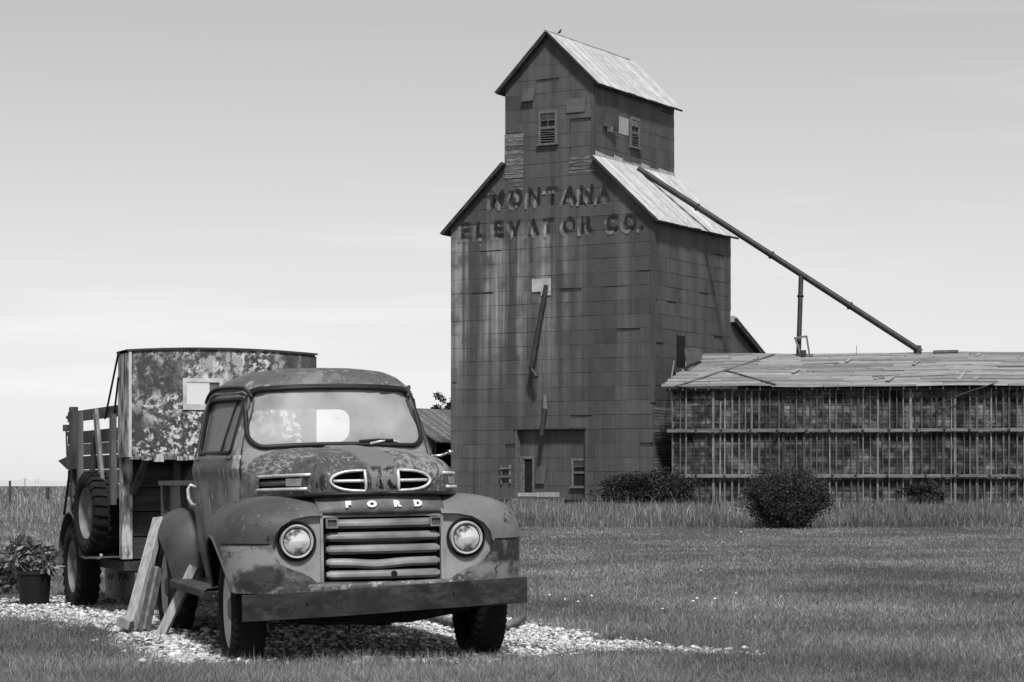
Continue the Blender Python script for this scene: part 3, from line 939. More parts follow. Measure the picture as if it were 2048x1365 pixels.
# windows
def window(parent, x0, x1, z0, z1, y, rot=False, xplane=0.0, rows=2, cols=2, slats=0, name='window'):
    o = empty(name, (0, 0, 0)); o.parent = parent
    if rot:
        o.location = (xplane, 0, 0); o.rotation_euler = (0, 0, R(90))
    else:
        o.location = (0, y, 0)
    yy = 0.0
    fr = MB()
    t = 0.13
    fr.box(x0 - t, x0, yy - 0.085, yy, z0 - t, z1 + t).box(x1, x1 + t, yy - 0.085, yy, z0 - t, z1 + t)
    fr.box(x0, x1, yy - 0.085, yy, z1, z1 + t)
    fr.build('frame', MAT['window_frame'], o)
    MB().box(x0 - t - 0.06, x1 + t + 0.06, yy - 0.16, yy - 0.0, z0 - t - 0.06, z0 - t + 0.05).build('sill', MAT['window_frame'], o)
    MB().box(x0, x1, yy - 0.006, yy + 0.004, z0 - t + 0.04, z1).build('dark_room', MAT['black_gap'], o)
    zm = (z0 + z1) / 2
    sb = MB().box(x0, x1, yy - 0.06, yy - 0.02, zm - 0.05, zm + 0.05)
    for c in range(1, cols):
        xc = x0 + (x1 - x0) * c / cols
        sb.box(xc - 0.018, xc + 0.018, yy - 0.05, yy - 0.03, zm, z1)
    sb.box(x0, x1, yy - 0.05, yy - 0.03, (zm + z1) / 2 - 0.018, (zm + z1) / 2 + 0.018)
    sb.build('sash', MAT['window_frame'], o)
    for c in range(cols):
        xa = x0 + (x1 - x0) * c / cols + 0.02; xb = x0 + (x1 - x0) * (c + 1) / cols - 0.02
        MB().box(xa, xb, yy - 0.044, yy - 0.038, (zm + z1) / 2 + 0.02, z1 - 0.01).build('pane', MAT['window_glass'], o)
    for s_ in range(slats):
        zz = z0 - 0.02 + (zm - z0) * (s_ + 0.5) / slats
        MB().beam((x0, yy - 0.04, zz + random.uniform(-.02, .02)), (x1, yy - 0.04, zz + random.uniform(-.02, .02)), 0.03, 0.035).build('slat', MAT['window_frame'], o)
    return o
window(elevator, w1[0] + 0.13, w1[1] - 0.13, w1[2] + 0.15, w1[3] - 0.13, -0.02, slats=6)
window(elevator, cw2[0] + 0.13, cw2[1] - 0.13, cw2[2] + 0.15, cw2[3] - 0.13, 0, rot=True, xplane=CU0 + 0.02, slats=5)
window(elevator, wr[0] + 0.13, wr[1] - 0.08, wr[2] + 0.1, wr[3] - 0.13, RDEP - 0.02, cols=1)
# loose bright sheets and hanging sheet on the cupola side
sm = sheet_mesh([(0, 0), (bright_d[1] - bright_d[0], 0), (bright_d[1] - bright_d[0], bright_d[3] - bright_d[2]), (0, bright_d[3] - bright_d[2])], 0, 1, MAT['bright_sheet'], 0.0)
o = share('bright_sheet', sm, side_panel); place_cside(o, bright_d[0], bright_d[2]); o.location.x += 0.02
sm = sheet_mesh([(0, 0), (hole_d[1] - hole_d[0] + 0.1, 0), (hole_d[1] - hole_d[0] + 0.05, 0.45), (0.1, 0.5)], 0, 1, MAT['bright_sheet'], 0.0)
o = share('bright_sheet', sm, side_panel); place_cside(o, hole_d[0] - 0.75, hole_d[2] - 0.15); o.location.x += 0.05
sm = sheet_mesh([(0, 0), (1.15, 0.05), (1.05, 0.95), (0, 0.95)], 0, 1, MAT['sheet_side'], 0.0)
o = share('hanging_sheet', sm, side_panel); place_cside(o, hole_d[0] - 1.35, hole_d[2] + 0.02); o.location.x += 0.12; o.rotation_euler = (R(10), 0, R(78))
# curled sheet on the gable front
p_ = ef(1046, 205)
sm = sheet_mesh([(0, 0), (0.7, 0), (0.7, 0.66), (0, 0.66)], 0, 0.66, MAT['sheet_front'], 0.16)
o = share('curled_sheet', sm, front_panel); place_front(o, p_.x, p_.z); o.location.y = -0.04
# single paler sheets
for (px, py, w_, h_) in ((1133, 227, 1.05, 0.68), (905, 765, 0.28, 0.72)):
    p_ = ef(px, py)
    sm = sheet_mesh([(0, 0), (w_, 0), (w_, h_), (0, h_)], 0, h_, pmat('sheet_pale', [(0.3, 0.09), (0.5, 0.115), (0.7, 0.14)], scale=3, rough=0.6, bump=0.03, corr=('X', 0.088, 0.42), grain=0.1) if 'sheet_pale' not in MAT else MAT['sheet_pale'], 0.01)
    MAT['sheet_pale'] = sm.materials[0]
    o = share('pale_sheet', sm, front_panel); place_front(o, p_.x, p_.z); o.location.y = -0.045

# drive-in recess: jamb, doorway, low window, step
MB().box(RX0 - 0.02, RX0 + 0.03, -0.05, RDEP, 0, RZ).build('jamb', MAT['window_frame'], elevator)
MB().box(RX0 - 0.1, RX1 + 0.1, -0.075, -0.03, RZ - 0.02, RZ + 0.06).build('lintel', MAT['fascia'], elevator)
door = empty('doorway', (0, RDEP, 0)); door.parent = elevator
MB().box(dr[0] + 0.12, dr[1] - 0.1, -0.008, 0.004, dr[2], dr[3] - 0.12).build('dark_opening', MAT['black_gap'], door)
MB().box(dr[0], dr[0] + 0.13, -0.09, 0.0, dr[2], dr[3]).box(dr[1] - 0.11, dr[1], -0.09, 0.0, dr[2], dr[3]).box(dr[0] + .13, dr[1] - .11, -0.09, 0.0, dr[3] - 0.13, dr[3]).build('door_frame', MAT['window_frame'], door)
MB().box(dr[0] + 0.14, dr[0] + 0.22, -0.05, -0.02, dr[2], dr[3] - 0.14).build('door_leaf', MAT['timber_grey'], door)
# loose sheet beside the doorway
p_ = ef(1073, 968, RDEP)
sm = sheet_mesh([(0, 0), (0.5, 0), (0.62, 0.95), (0, 0.8)], 0, 0.9, MAT['sheet_front'], 0.09)
o = share('loose_sheet', sm, front_panel); place_recess(o, p_.x, p_.z); o.location.y = RDEP - 0.05
a_, b_ = ef(1035, 990), ef(1122, 990)
MB().box(a_.x, b_.x, -0.6, RDEP, 0.0, 0.32).build('step', MAT['timber_grey'], elevator)
for (px0, px1, py0, py1) in ((1036, 1072, 993, 986), (1073, 1119, 994, 985)):
    a_, b_ = ef(px0, py0, -0.62), ef(px1, py1, -0.62)
    MB().box(a_.x, b_.x, -0.66, -0.62, a_.z, b_.z).build('step_board', MAT['timber_pale'], elevator)
# little weathered frame nailed left of the recess
fr_ = empty('ladder_frame', (0, -0.07, 0)); fr_.parent = elevator
for (px0, py0, px1, py1, nm) in ((1003, 930, 1003, 969, 'rail'), (1020, 929, 1020, 968, 'rail'), (1000, 938, 1022, 937, 'rung'), (1000, 955, 1022, 954, 'rung')):
    a_, b_ = ef(px0, py0, -0.07), ef(px1, py1, -0.07)
    MB().beam((a_.x, -0.03 if nm == 'rung' else 0.02, a_.z), (b_.x, -0.03 if nm == 'rung' else 0.02, b_.z), 0.12, 0.08).build(nm, MAT['timber_grey'], fr_)

# spouts
def pipe(name, pts, r, mat, parent, n=14):
    return MB().tube(pts, r, n).build(name, MAT[mat], parent, auto=50)
a_, b_ = ef(1065, 585), ef(1103, 557)
MB().box(a_.x, b_.x, -0.066, -0.056, a_.z, b_.z).build('patch_plate', MAT['roof_metal'], elevator)
a_, b_ = ef(1083, 592), ef(1103, 584)
MB().box(a_.x, b_.x, -0.064, -0.052, a_.z, b_.z).build('patch_plate', MAT['roof_metal'], elevator)
sp = empty('spout', (0, 0, 0)); sp.parent = elevator
pt = ef(1093, 571, -0.02); pm = ef(1063, 735, -0.5)
pipe('spout_pipe', [pt, pm], 0.135, 'pipe_dark', sp)
pe = ef(1073, 755, -0.6)
pipe('spout_elbow', [pm + Vector((0, 0, .02)), pm + Vector((0.03, -.02, -.18)), pm.lerp(pe, .6), pe], [0.15, 0.135, 0.12, 0.11], 'pipe_dark', sp)
MB().lathe([(-.03, .17), (.03, .17), (.03, .12), (-.03, .12)], 16, 'z', pm, True).build('spout_collar', MAT['pipe_dark'], sp)
sp2 = empty('spout', (0, 0, 0)); sp2.parent = elevator
pt = ef(1090, 792, -0.08); pm = ef(1090, 820, -0.22); pe = ef(1083, 872, -0.42)
pipe('spout_box', [pt, pm], 0.13, 'sheet_pale', sp2)
pipe('spout_pipe', [pm + Vector((0, 0, .05)), pe], 0.125, 'pipe_dark', sp2)
# torn opening and twisted sheet on the right wall
MB().box(0.002, 0.02, tear[0], tear[1], tear[2], tear[3]).build('torn_opening', MAT['black_gap'], side_panel)
# lettering: dark letters over a pale offset shade, weathered
worn_paint('letter_dark', 0.024, 0.90, 3.0, (1.3, 1.3, 0.6))
worn_paint('letter_pale', 0.24, 0.66, 2.6, (1.6, 1.6, 0.5))
def lettering(word, pxs, py0, py1, slope):
    for ch, px, w_ in pxs:
        dy = (px - 1100) * slope
        a_ = ef(px, py1 + dy, -0.06); b_ = ef(px, py0 + dy, -0.06)
        h = b_.z - a_.z
        for lay, (dx, dz, mat, yy) in enumerate(((-0.22, -0.20, 'letter_pale', -0.062), (0.0, 0.0, 'letter_dark', -0.068))):
            me = text_mesh(ch, h / 0.70, 0.0, 0.035, 1.0)
            wid = max(v.co.x for v in me.vertices) - min(v.co.x for v in me.vertices)
            me.transform(Matrix.Diagonal((w_ / 41.0 / 0.866 / wid, 1, 1, 1)))
            me.materials.append(MAT[mat])
            o = share('painted_letter', me, elevator)
            o.location = (a_.x + dx, yy, a_.z + dz)
lettering('MONTANA', [('M', 995, 28), ('O', 1033, 26), ('N', 1069, 24), ('T', 1105, 26), ('A', 1140, 30), ('N', 1174, 26), ('A', 1208, 26)], 374, 406, -0.06)
lettering('ELEVATOR CO.', [('E', 931, 20), ('L', 961, 18), ('E', 997, 20), ('V', 1030, 24), ('A', 1067, 24), ('T', 1097, 22), ('O', 1139, 24), ('R', 1173, 24), ('C', 1225, 22), ('O', 1261, 24), ('.', 1284, 5)], 436, 466, -0.055)

# lean-to behind, roof falling away from the tower
zl0, zl1 = es(1462, 641).z, 6.9
YL0, YL1 = ED + 0.05, ED + 5.4
MB().prism([(YL0, 0), (YL1, 0), (YL1, zl1 - 0.1), (YL0, zl0 - 0.1)], 'x', -6.0, 0.0).build('lean_to_wall', MAT['sheet_side'], elevator)
MB().prism([(YL0, zl0 - 0.08), (YL1 + .4, zl1 - 0.2), (YL1 + .4, zl1 - 0.02), (YL0, zl0 + 0.10)], 'x', -6.2, 0.28).build('lean_to_roof', MAT['fascia'], elevator)
MB().prism([(YL0, zl0 + 0.10), (YL1 + .45, zl1 - 0.02), (YL1 + .45, zl1 + 0.03), (YL0, zl0 + 0.16)], 'x', -6.22, 0.33).build('lean_to_roof_sheet', MAT['roof_metal'], elevator)
MB().box(-0.1, 0.2, ED - 0.05, ED + 0.12, zl0 - 0.1, zl0 + 0.22).build('flashing', MAT['roof_metal'], elevator)

# small bird on the cupola ridge
bp = Vector((RIDGE_X, 1.05, CU_PEAK + 0.245))
c_, s_ = math.cos(E_ROT), math.sin(E_ROT)
bw = Vector((E_LOC[0] + c_*bp.x - s_*bp.y, E_LOC[1] + s_*bp.x + c_*bp.y, bp.z))
MB().tube([bw + Vector(q) for q in ((-0.14, 0, 0.0), (-0.06, 0, 0.05), (0.0, 0, 0.09), (0.04, 0, 0.15), (0.055, 0, 0.20), (0.07, 0, 0.225), (0.11, 0, 0.225))],
          [0.012, 0.04, 0.062, 0.05, 0.036, 0.034, 0.004], 10).build('bird', MAT['pipe_dark'], None, smooth=True)
tag(bpy.data.objects['bird'], 'small dark bird perched on the ridge of the cupola roof', 'bird')

# ------------------------------------------------------------------ auger pipe from the tower to the bin
auger = empty('auger_pipe', (0, 0, 0), 0, 'long dark grain pipe slanting from the tower roof down to the plank roof', 'pipe')
pA = Vector(E_LOC) + Matrix.Rotation(E_ROT, 3, 'Z') @ es(1276, 338, CU0 + 0.35)
# ------------------------------------------------------------------ long cribbed bin with plank roof
B_LOC = (7.55, 107.0, 0.0); B_ROT = R(-7)
bin_ = empty('grain_bin', B_LOC, B_ROT, 'long low timber grain bin with upright posts and a grey plank roof', 'grain bin')
def bf(px, py, y=0.0): return local_on(px, py, B_LOC, B_ROT, 1, y)
BL = 19.0
SK = 0.42                      # the left end follows the tower's wall
BZ = bf(1500, 776).z           # eave
RY, RZB = 4.0, 7.30
crib = MB()
crib.prism([(0.06, 0.03), (BL, 0.03), (BL, 8.0), (0.06 + SK * 8.0, 8.0)], 'z', 0.0, BZ - 0.05)
crib.build('wall_core', MAT['black_gap'], bin_)
# crib boards, laid one over the other
z = 0.05; row = 0
while z < BZ - 0.06:
    x = 0.0
    h = 0.165
    cutx = [0.0] + sorted(random.uniform(1, BL - 1) for _ in range(2)) + [BL]
    for a_, b_ in zip(cutx[:-1], cutx[1:]):
        pr = random.uniform(-0.012, 0.018)
        MB().box(a_ + 0.004, b_ - 0.004, -pr, 0.05, z, z + h - random.uniform(0.008, 0.02)).build('crib_board', MAT['timber_crib'], bin_)
    z += h; row += 1
# left end boards
z = 0.05
while z < BZ - 0.06:
    MB().add([(0.0, 0.0, z), (SK * 3, 3, z), (SK * 3, 3, z + .15), (0, 0, z + .15), (0.06, 0.0, z), (SK * 3 + .06, 3, z), (SK * 3 + .06, 3, z + .15), (0.06, 0, z + .15)],
             [(0,1,2,3), (7,6,5,4), (0,4,5,1), (3,2,6,7), (0,3,7,4), (1,5,6,2)]).build('end_board', MAT['timber_grey'], bin_)
    z += 0.165
# upright posts
x = 0.06
posts_x = []
while x < BL - 0.1:
    posts_x.append(x); x += 0.304
for i, x in enumerate(posts_x):
    w = random.choice((0.045, 0.05, 0.06, 0.07, 0.09, 0.12)); dpt = random.uniform(0.08, 0.12)
    ztop = BZ - 0.06 - (random.uniform(0.1, 0.9) if random.random() < 0.10 else 0)
    xx = x + random.uniform(-0.06, 0.06)
    lean = random.uniform(-0.03, 0.03)
    MB().add([(xx - w/2, -dpt, 0), (xx + w/2, -dpt, 0), (xx + w/2, -0.02, 0), (xx - w/2, -0.02, 0),
              (xx - w/2 + lean, -dpt, ztop), (xx + w/2 + lean, -dpt, ztop), (xx + w/2 + lean, -0.02, ztop), (xx - w/2 + lean, -0.02, ztop)],
             [(0,3,2,1),(4,5,6,7),(0,1,5,4),(1,2,6,5),(2,3,7,6),(3,0,4,7)]).build('post', MAT['timber_post'], bin_)
# whalers with bolts
for zc in (bf(1700, 861).z, bf(1700, 952).z):
    x = -0.25
    while x < BL:
        ln = random.uniform(3.6, 4.8); b_ = min(x + ln, BL)
        MB().box(x, b_ - 0.02, -0.27, -0.13, zc - 0.075 + random.uniform(-.01, .01), zc + 0.075 + random.uniform(-.01, .01)).build('rail', MAT['timber_rail'], bin_)
        x = b_ + 0.01
    x = 1.1
    while x < BL - 0.5:
        MB().lathe([(-0.305, 0.0), (-0.305, 0.05), (-0.268, 0.085), (-0.268, 0.0)], 6, 'y', (x, 0, zc + random.uniform(-.02, .03))).build('bolt_plate', MAT['rust_dark'], bin_)
        x += random.uniform(1.05, 1.9)
# roof: rafters, then plank courses
def rz(y): return BZ + 0.02 + (RZB - BZ) * (y + 0.45) / (RY + 0.45)
sag = lambda x: 0.022 * math.sin(x * 0.55 + 0.6) - 0.012 * math.sin(x * 1.3)
x = 0.0
while x < BL:
    MB().beam((x - .1, -0.42, rz(-0.42) - 0.11), (x - .1 + SK * 0.0, RY, rz(RY) - 0.11), 0.05, 0.13).build('rafter', MAT['timber_post'], bin_)
    x += 0.60
ncr = 22
for r_ in range(ncr):
    y0 = -0.47 + (RY + 0.47) * r_ / ncr
    y1 = -0.47 + (RY + 0.47) * (r_ + 1) / ncr + 0.035
    x = -0.55 + SK * (y0 + 0.47) + random.uniform(-0.05, 0.05)
    first = True
    while x < BL + 0.4:
        ln = random.choice((2.4, 3.0, 3.6, 4.2, 4.8)) * (random.uniform(0.3, 1) if first else 1.0)
        first = False
        b_ = min(x + ln, BL + 0.45)
        if not (random.random() < 0.010):
            n = max(2, int((b_ - x) / 1.2) + 1)
            top, bot = [], []
            lift = random.choice((0, 0, 0, 0.008, 0.015, 0.03))
            tw = random.uniform(-0.012, 0.012)
            rows_t = []
            for i in range(n + 1):
                xx = x + 0.004 + (b_ - x - 0.012) * i / n
                t = i / n
                zz = sag(xx) + lift + tw * t
                rows_t.append([(xx, y0, rz(y0) + zz + 0.030), (xx, y1, rz(y1) + zz + 0.018), (xx, y1, rz(y1) + zz - 0.004), (xx, y0, rz(y0) + zz + 0.006), (xx, y0, rz(y0) + zz + 0.030)])
            mb = MB().grid(rows_t)
            base = 0; nc = 5
            mb.f.append((0, 1, 2, 3)); e = (len(rows_t) - 1) * nc
            mb.f.append((e + 3, e + 2, e + 1, e))
            mb.build('roof_plank', MAT['timber_roof'], bin_)
        x = b_ + random.uniform(0.0, 0.02)
# rear slope as one deck, eave board
MB().add([(SK * RY - .2, RY, RZB + .02), (BL + .4, RY, RZB + .02), (BL + .4, 8.5, BZ), (SK * 8 - .1, 8.5, BZ), (SK * RY - .2, RY, RZB - .05), (BL + .4, RY, RZB - .05), (BL + .4, 8.5, BZ - .07), (SK * 8 - .1, 8.5, BZ - .07)],
         [(0,1,2,3), (7,6,5,4), (0,3,7,4), (1,5,6,2), (0,4,5,1), (3,2,6,7)]).build('rear_roof', MAT['timber_grey'], bin_)
MB().box(-0.3, BL + 0.3, -0.10, -0.02, BZ - 0.16, BZ - 0.04).build('eave_plate', MAT['timber_dark'], bin_)
# battens nailed and lying on the roof
def on_roof(px, py, lift=0.07):
    # intersect the pixel ray with the roof slope
    c, s_ = math.cos(B_ROT), math.sin(B_ROT)
    o_ = Vector((0, 0, CAM_H)) - Vector(B_LOC); d = Vector(((px - 1024) / FPX, 1.0, -(py - HOR) / FPX))
    tl = lambda v: Vector((c*v.x + s_*v.y, -s_*v.x + c*v.y, v.z))
    o_, d = tl(o_), tl(d)
    k = (RZB - BZ) / (RY + 0.45)
    t = (BZ + 0.02 + k * (o_.y + 0.45) - o_.z) / (d.z - k * d.y)
    p = o_ + d * t
    return p + Vector((0, 0, lift))
def bin_world(p): return Vector(B_LOC) + Matrix.Rotation(B_ROT, 3, 'Z') @ p
for (p0, p1, nm, w, m_) in (((1352, 776), (1549, 712), 'roof_pole', 0.13, 'timber_rail'), ((1449, 744), (1551, 773), 'roof_pole', 0.13, 'timber_stake'),
                            ((1376, 743), (1387, 735), 'roof_batten', 0.16, 'timber_pale'), ((1508, 723), (1516, 717), 'roof_batten', 0.13, 'timber_pale'),
                            ((1585, 750), (1598, 742), 'roof_batten', 0.14, 'timber_pale'), ((1692, 728), (1701, 721), 'roof_batten', 0.14, 'timber_pale'),
                            ((1774, 766), (1786, 757), 'roof_batten', 0.2, 'timber_pale'), ((1826, 734), (1837, 727), 'roof_batten', 0.14, 'timber_pale'),
                            ((1917, 764), (1930, 748), 'roof_batten', 0.16, 'timber_pale'), ((1950, 763), (1957, 757), 'roof_batten', 0.25, 'timber_pale'),
                            ((1748, 761), (1770, 758), 'roof_batten', 0.1, 'timber_pale'), ((1952, 716), (1960, 711), 'roof_batten', 0.14, 'timber_pale')):
    MB().beam(on_roof(*p0, 0.09), on_roof(*p1, 0.09), w, 0.045).build(nm, MAT[m_], bin_)
for (p0, p1) in (((1605, 731), (1678, 728)), ((1744, 756), (1800, 752)), ((1930, 737), (2047, 735)), ((1918, 746), (1946, 746))):
    MB().beam(on_roof(*p0, 0.055), on_roof(*p1, 0.055), 0.07, 0.012).build('roof_gap', MAT['black_gap'], bin_)
# hanging slat at the eave
a_, b_ = bf(1870, 810, -0.34), bf(1990, 767, -0.5)
mid = bf(1940, 783, -0.42)
MB().tube([a_, mid.lerp(a_, .4), mid, b_], 0.03, 6).build('hanging_slat', MAT['timber_stake'], bin_)
# ridge bits: rod, block, short plank
p_ = on_roof(1713, 710, 0); MB().tube([p_, p_ + Vector((0, 0, 0.45))], 0.012, 6).build('rod', MAT['rust_dark'], bin_)
a_, b_ = on_roof(1867, 709, 0.12), on_roof(1916, 708, 0.12)
MB().beam(a_, b_, 0.35, 0.12).build('ridge_box', MAT['timber_stake'], bin_)
# hatch frame standing on the ridge
fr_ = empty('hatch_frame', (0, 0, 0)); fr_.parent = bin_
yf = 3.6
def rp(px, py, y=yf): return bf(px, py, y)
for (q0, q1, nm) in (((1590, 677), (1604, 716), 'leg'), ((1613, 673), (1619, 711), 'leg'), ((1588, 677), (1614, 673), 'crossbar'), ((1604, 715), (1626, 710), 'foot')):
    MB().beam(rp(*q0), rp(*q1), 0.09, 0.09).build(nm, MAT['timber_rail'], fr_)
MB().tube([rp(1607, 712), rp(1606, 701)], 0.15, 12).build('bucket', MAT['pipe_rust'], fr_)

# auger pipe goes on
pts_px = [((1395, 418), 0.16), ((1460, 463), 0.16)]
pB = bin_world(bf(1842, 704, RY - 0.2))
mb = MB().tube([pA, pB], 0.15, 14)
mb.build('tube', MAT['pipe_dark'], auger, auto=50)
for t in (0.215, 0.48, 0.755, 0.985):
    c0 = pA.lerp(pB, t); d = (pB - pA).normalized()
    MB().tube([c0 - d * 0.05, c0 + d * 0.05], 0.20, 14).build('flange', MAT['pipe_dark'], auger)
# leg that props the pipe
t_ = 0.585
ctop = pA.lerp(pB, t_)
cbot = bin_world(bf(1597, 714, 3.7))
cbot = Vector((cbot.x, cbot.y, cbot.z))
MB().tube([ctop, cbot], 0.12, 12).build('prop', MAT['pipe_dark'], auger, auto=50)
MB().tube([ctop.lerp(cbot, 0.26), ctop.lerp(cbot, 0.275)], 0.165, 12).build('flange', MAT['pipe_dark'], auger)
b0 = pB + Vector((-0.12, 0, 0.02))
MB().box(b0.x - 0.1, b0.x + 0.12, b0.y - 0.1, b0.y + 0.1, b0.z - 0.25, b0.z + 0.28).build('end_bracket', MAT['fascia'], auger)
# twisted corrugated sheet lying between the tower and the bin roof
mb = MB()
q = [wpt(1368, 698, 108.4), wpt(1400, 696, 109.6), wpt(1406, 720, 109.5), wpt(1374, 731, 108.3)]
nn = 36; rows = []
for i in range(nn + 1):
    t = i / nn
    off = Vector((-0.5, -0.866, 0.2)) * (0.03 * math.cos(t * 2 * math.pi * 9))
    rows.append([q[0].lerp(q[1], t) + off, q[3].lerp(q[2], t) + off])
mb.grid(rows)
o = mb.build('fallen_sheet', pmat('fallen_metal', [(0.3, 0.05), (0.6, 0.09), (0.8, 0.13)], scale=4, rough=0.6, bump=0.05), None)
so = o.modifiers.new('s', 'SOLIDIFY'); so.thickness = 0.012
tag(o, 'twisted corrugated sheet lying against the tower above the plank roof end', 'metal sheet')

# ------------------------------------------------------------------ small shed left of the tower
S_ROT = R(-30)
S_LOC = wpt(866, 965, 122); S_LOC.z = 0
shed = empty('shed', S_LOC, S_ROT, 'small dark shed with plank roof beside the tower, behind the truck cab', 'shed')
sw_, sd_, se, sr = 5.2, 6.0, 3.55, 5.15
MB().box(-sw_, 0, 0, 0.12, 0, se - .1).box(-sw_, 0, sd_ - .12, sd_, 0, se - .1).box(-sw_, -sw_ + .12, 0.12, sd_ - .12, 0, se - .1).build('wall', MAT['timber_dark'], shed)
MB().prism([(-sw_, se - .1), (0, se - .1), (-sw_ / 2, sr - .1)], 'y', 0.02, 0.12).build('gable', MAT['timber_dark'], shed)
for sgn in (0, 1):
    for i in range(20):
        y = -0.4 + i * 0.34
        xe, xr = (0.5, -sw_ / 2) if sgn == 0 else (-sw_ - 0.5, -sw_ / 2)
        ze = se - 0.35
        mb = MB().beam((xe, y + .16, ze + random.uniform(0, .05)), (xr, y + .16, sr + random.uniform(0, .03)), 0.32, 0.04)
        mb.build('roof_plank', MAT['timber_grey'], shed)
for yy in (0.2, 2.1, 4.0, 5.8):
    MB().tube([(-0.05, yy, 0), (-0.05 + random.uniform(-.05, .05), yy, se - 0.1)], 0.09, 8).build('post', MAT['timber_stake'], shed)
MB().box(-sw_ + .2, -sw_ + .3, 0.2, sd_ - .2, 0, se - .2).build('dark_inside', MAT['black_gap'], shed)
# ------------------------------------------------------------------ old pickup in the foreground
# local axes: x to the picture's right, y to the rear, z up; origin under the front axle
T_LOC = (-0.943, 14.39, 0.0); T_ROT = R(16.5)
truck = empty('pickup_truck', T_LOC, T_ROT, 'old rusted pickup truck with round headlights and worn paint on the gravel', 'pickup truck', roty=R(-0.9))
T = truck
def spow(c, e): return math.copysign(abs(c) ** e, c)
def lerp(a, b, t): return a + (b - a) * t
def smooth(t): t = max(0.0, min(1.0, t)); return t * t * (3 - 2 * t)

def cr(xs, ys, x):
    """monotone-ish interpolation through points (Catmull-Rom)"""
    n = len(xs)
    i = max(0, min(n - 2, int(np.searchsorted(xs, x) - 1)))
    t = (x - xs[i]) / (xs[i+1] - xs[i])
    p0, p1, p2, p3 = ys[max(i-1, 0)], ys[i], ys[i+1], ys[min(i+2, n-1)]
    return 0.5 * ((2*p1) + (-p0 + p2)*t + (2*p0 - 5*p1 + 4*p2 - p3)*t*t + (-p0 + 3*p1 - 3*p2 + p3)*t**3)

# ---- cab -------------------------------------------------------------------
RG = [(.42,.73,.62,1.90,6),(.70,.785,.61,1.93,6),(1.05,.81,.60,1.95,5.5),(1.25,.81,.59,1.95,5.2),(1.35,.785,.595,1.945,5),
      (1.50,.757,.648,1.93,4.6),(1.66,.722,.715,1.89,4.2),(1.738,.680,.745,1.85,4.0),(1.806,.590,.780,1.77,3.6),
      (1.848,.48,.850,1.67,3.1),(1.872,.31,1.02,1.54,2.6),(1.883,.12,1.24,1.42,2.2)]
def cab_taper(u, z):
    # u 0 front .. 1 rear
    k = lerp(0.83, 0.78, smooth((z - 1.3) / 0.4))
    return lerp(k, 1.0, smooth(min(1.0, u / 0.72)))
rings = []
NS = 96
zs = [.42, .52, .62, .72, .82, .92, 1.02, 1.10, 1.16, 1.20, 1.24, 1.28, 1.32, 1.36, 1.40, 1.45, 1.5, 1.55, 1.6, 1.65, 1.69, 1.73, 1.755, 1.78, 1.806, 1.828, 1.848, 1.862, 1.873, 1.880, 1.883]
rz_ = [r[0] for r in RG]
for z in zs:
    a, f, b, n = (cr(rz_, [r[k] for r in RG], z) for k in (1, 2, 3, 4))
    belt = 0.012 * math.exp(-((z - 1.19) / 0.035) ** 2)
    a += belt
    yc, hb = (f + b) / 2, (b - f) / 2
    ring = []
    for k in range(NS):
        t = 2 * math.pi * k / NS
        yy = hb * spow(math.sin(t), 2.0 / n)
        u = (yy + hb) / (2 * hb)
        xx = a * spow(math.cos(t), 2.0 / n) * cab_taper(u, z)
        ring.append((xx, yc + yy, z))
    rings.append(ring)
mb = MB()
for r_ in rings: mb.v += [Vector(p) for p in r_]
for i in range(len(rings) - 1):
    for k in range(NS):
        k2 = (k + 1) % NS
        mb.f.append((i*NS + k, i*NS + k2, (i+1)*NS + k2, (i+1)*NS + k))
mb.f.append(tuple((len(rings)-1)*NS + k for k in range(NS)))
cab = mb.build('cab', MAT['truck_cab'], T, smooth=True)
cab_bvh = bvh_of(cab)
def hit(bvh, org, d):
    r_ = bvh.ray_cast(Vector(org), Vector(d))
    return r_[0], r_[1]
so = cab.modifiers.new('solid', 'SOLIDIFY'); so.thickness = 0.03; so.offset = -1
bake(cab)
def ws_outline(grow=0.0, n=7):
    z0, z1 = 1.335 - grow, 1.700 + grow
    pts = []
    r = 0.10
    xb, xt = 0.585 + grow, 0.555 + grow
    def X(z): return lerp(xb, xt, (z - z0) / (z1 - z0))
    corners = [((1, 1), 0), ((-1, 1), 90), ((-1, -1), 180), ((1, -1), 270)]
    for (sx, sz), a0 in corners:
        zc = (z1 - r) if sz > 0 else (z0 + r)
        for i in range(n + 1):
            a = R(a0 + 90 * i / n)
            z = zc + r * math.sin(a)
            x = sx * (X(zc) - r) + r * math.cos(a)
            pts.append((x, z))
        if (sx, sz) == (1, 1):
            for k in range(1, 8):
                t = k / 8; x = lerp(X(z1) - r, -(X(z1) - r), t)
                pts.append((x, z1))
        if (sx, sz) == (-1, -1):
            for k in range(1, 8):
                t = k / 8; x = lerp(-(X(z0) - r), X(z0) - r, t)
                pts.append((x, z0))
    # crown of the opening
    return [(x, z + 0.022 * (1 - (x / 0.58) ** 2) * (1 if z > 1.5 else 0.9)) for x, z in pts]
def rw_outline(grow=0.0): return rounded(-0.37 - grow, 0.37 + grow, 1.375 - grow, 1.625 + grow, 0.09 + grow)
def dw_outline(grow=0.0):
    y0, y1, z0, z1 = 0.86 - grow, 1.46 + grow, 1.305 - grow, 1.665 + grow
    pts = []
    r = 0.075 + grow
    for cx, cz, a0, rr in ((y1 - r, z1 - r, 0, r), (y0 + r + 0.045, z1 - r, 90, r), (y0 + 0.03, z0 + 0.03, 180, 0.03), (y1 - 0.03, z0 + 0.03, 270, 0.03)):
        for i in range(7):
            a = R(a0 + 15 * i)
            pts.append((cx + rr * math.cos(a), cz + rr * math.sin(a)))
    return pts
c1 = MB().prism(ws_outline(), 'y', 0.30, 1.02)
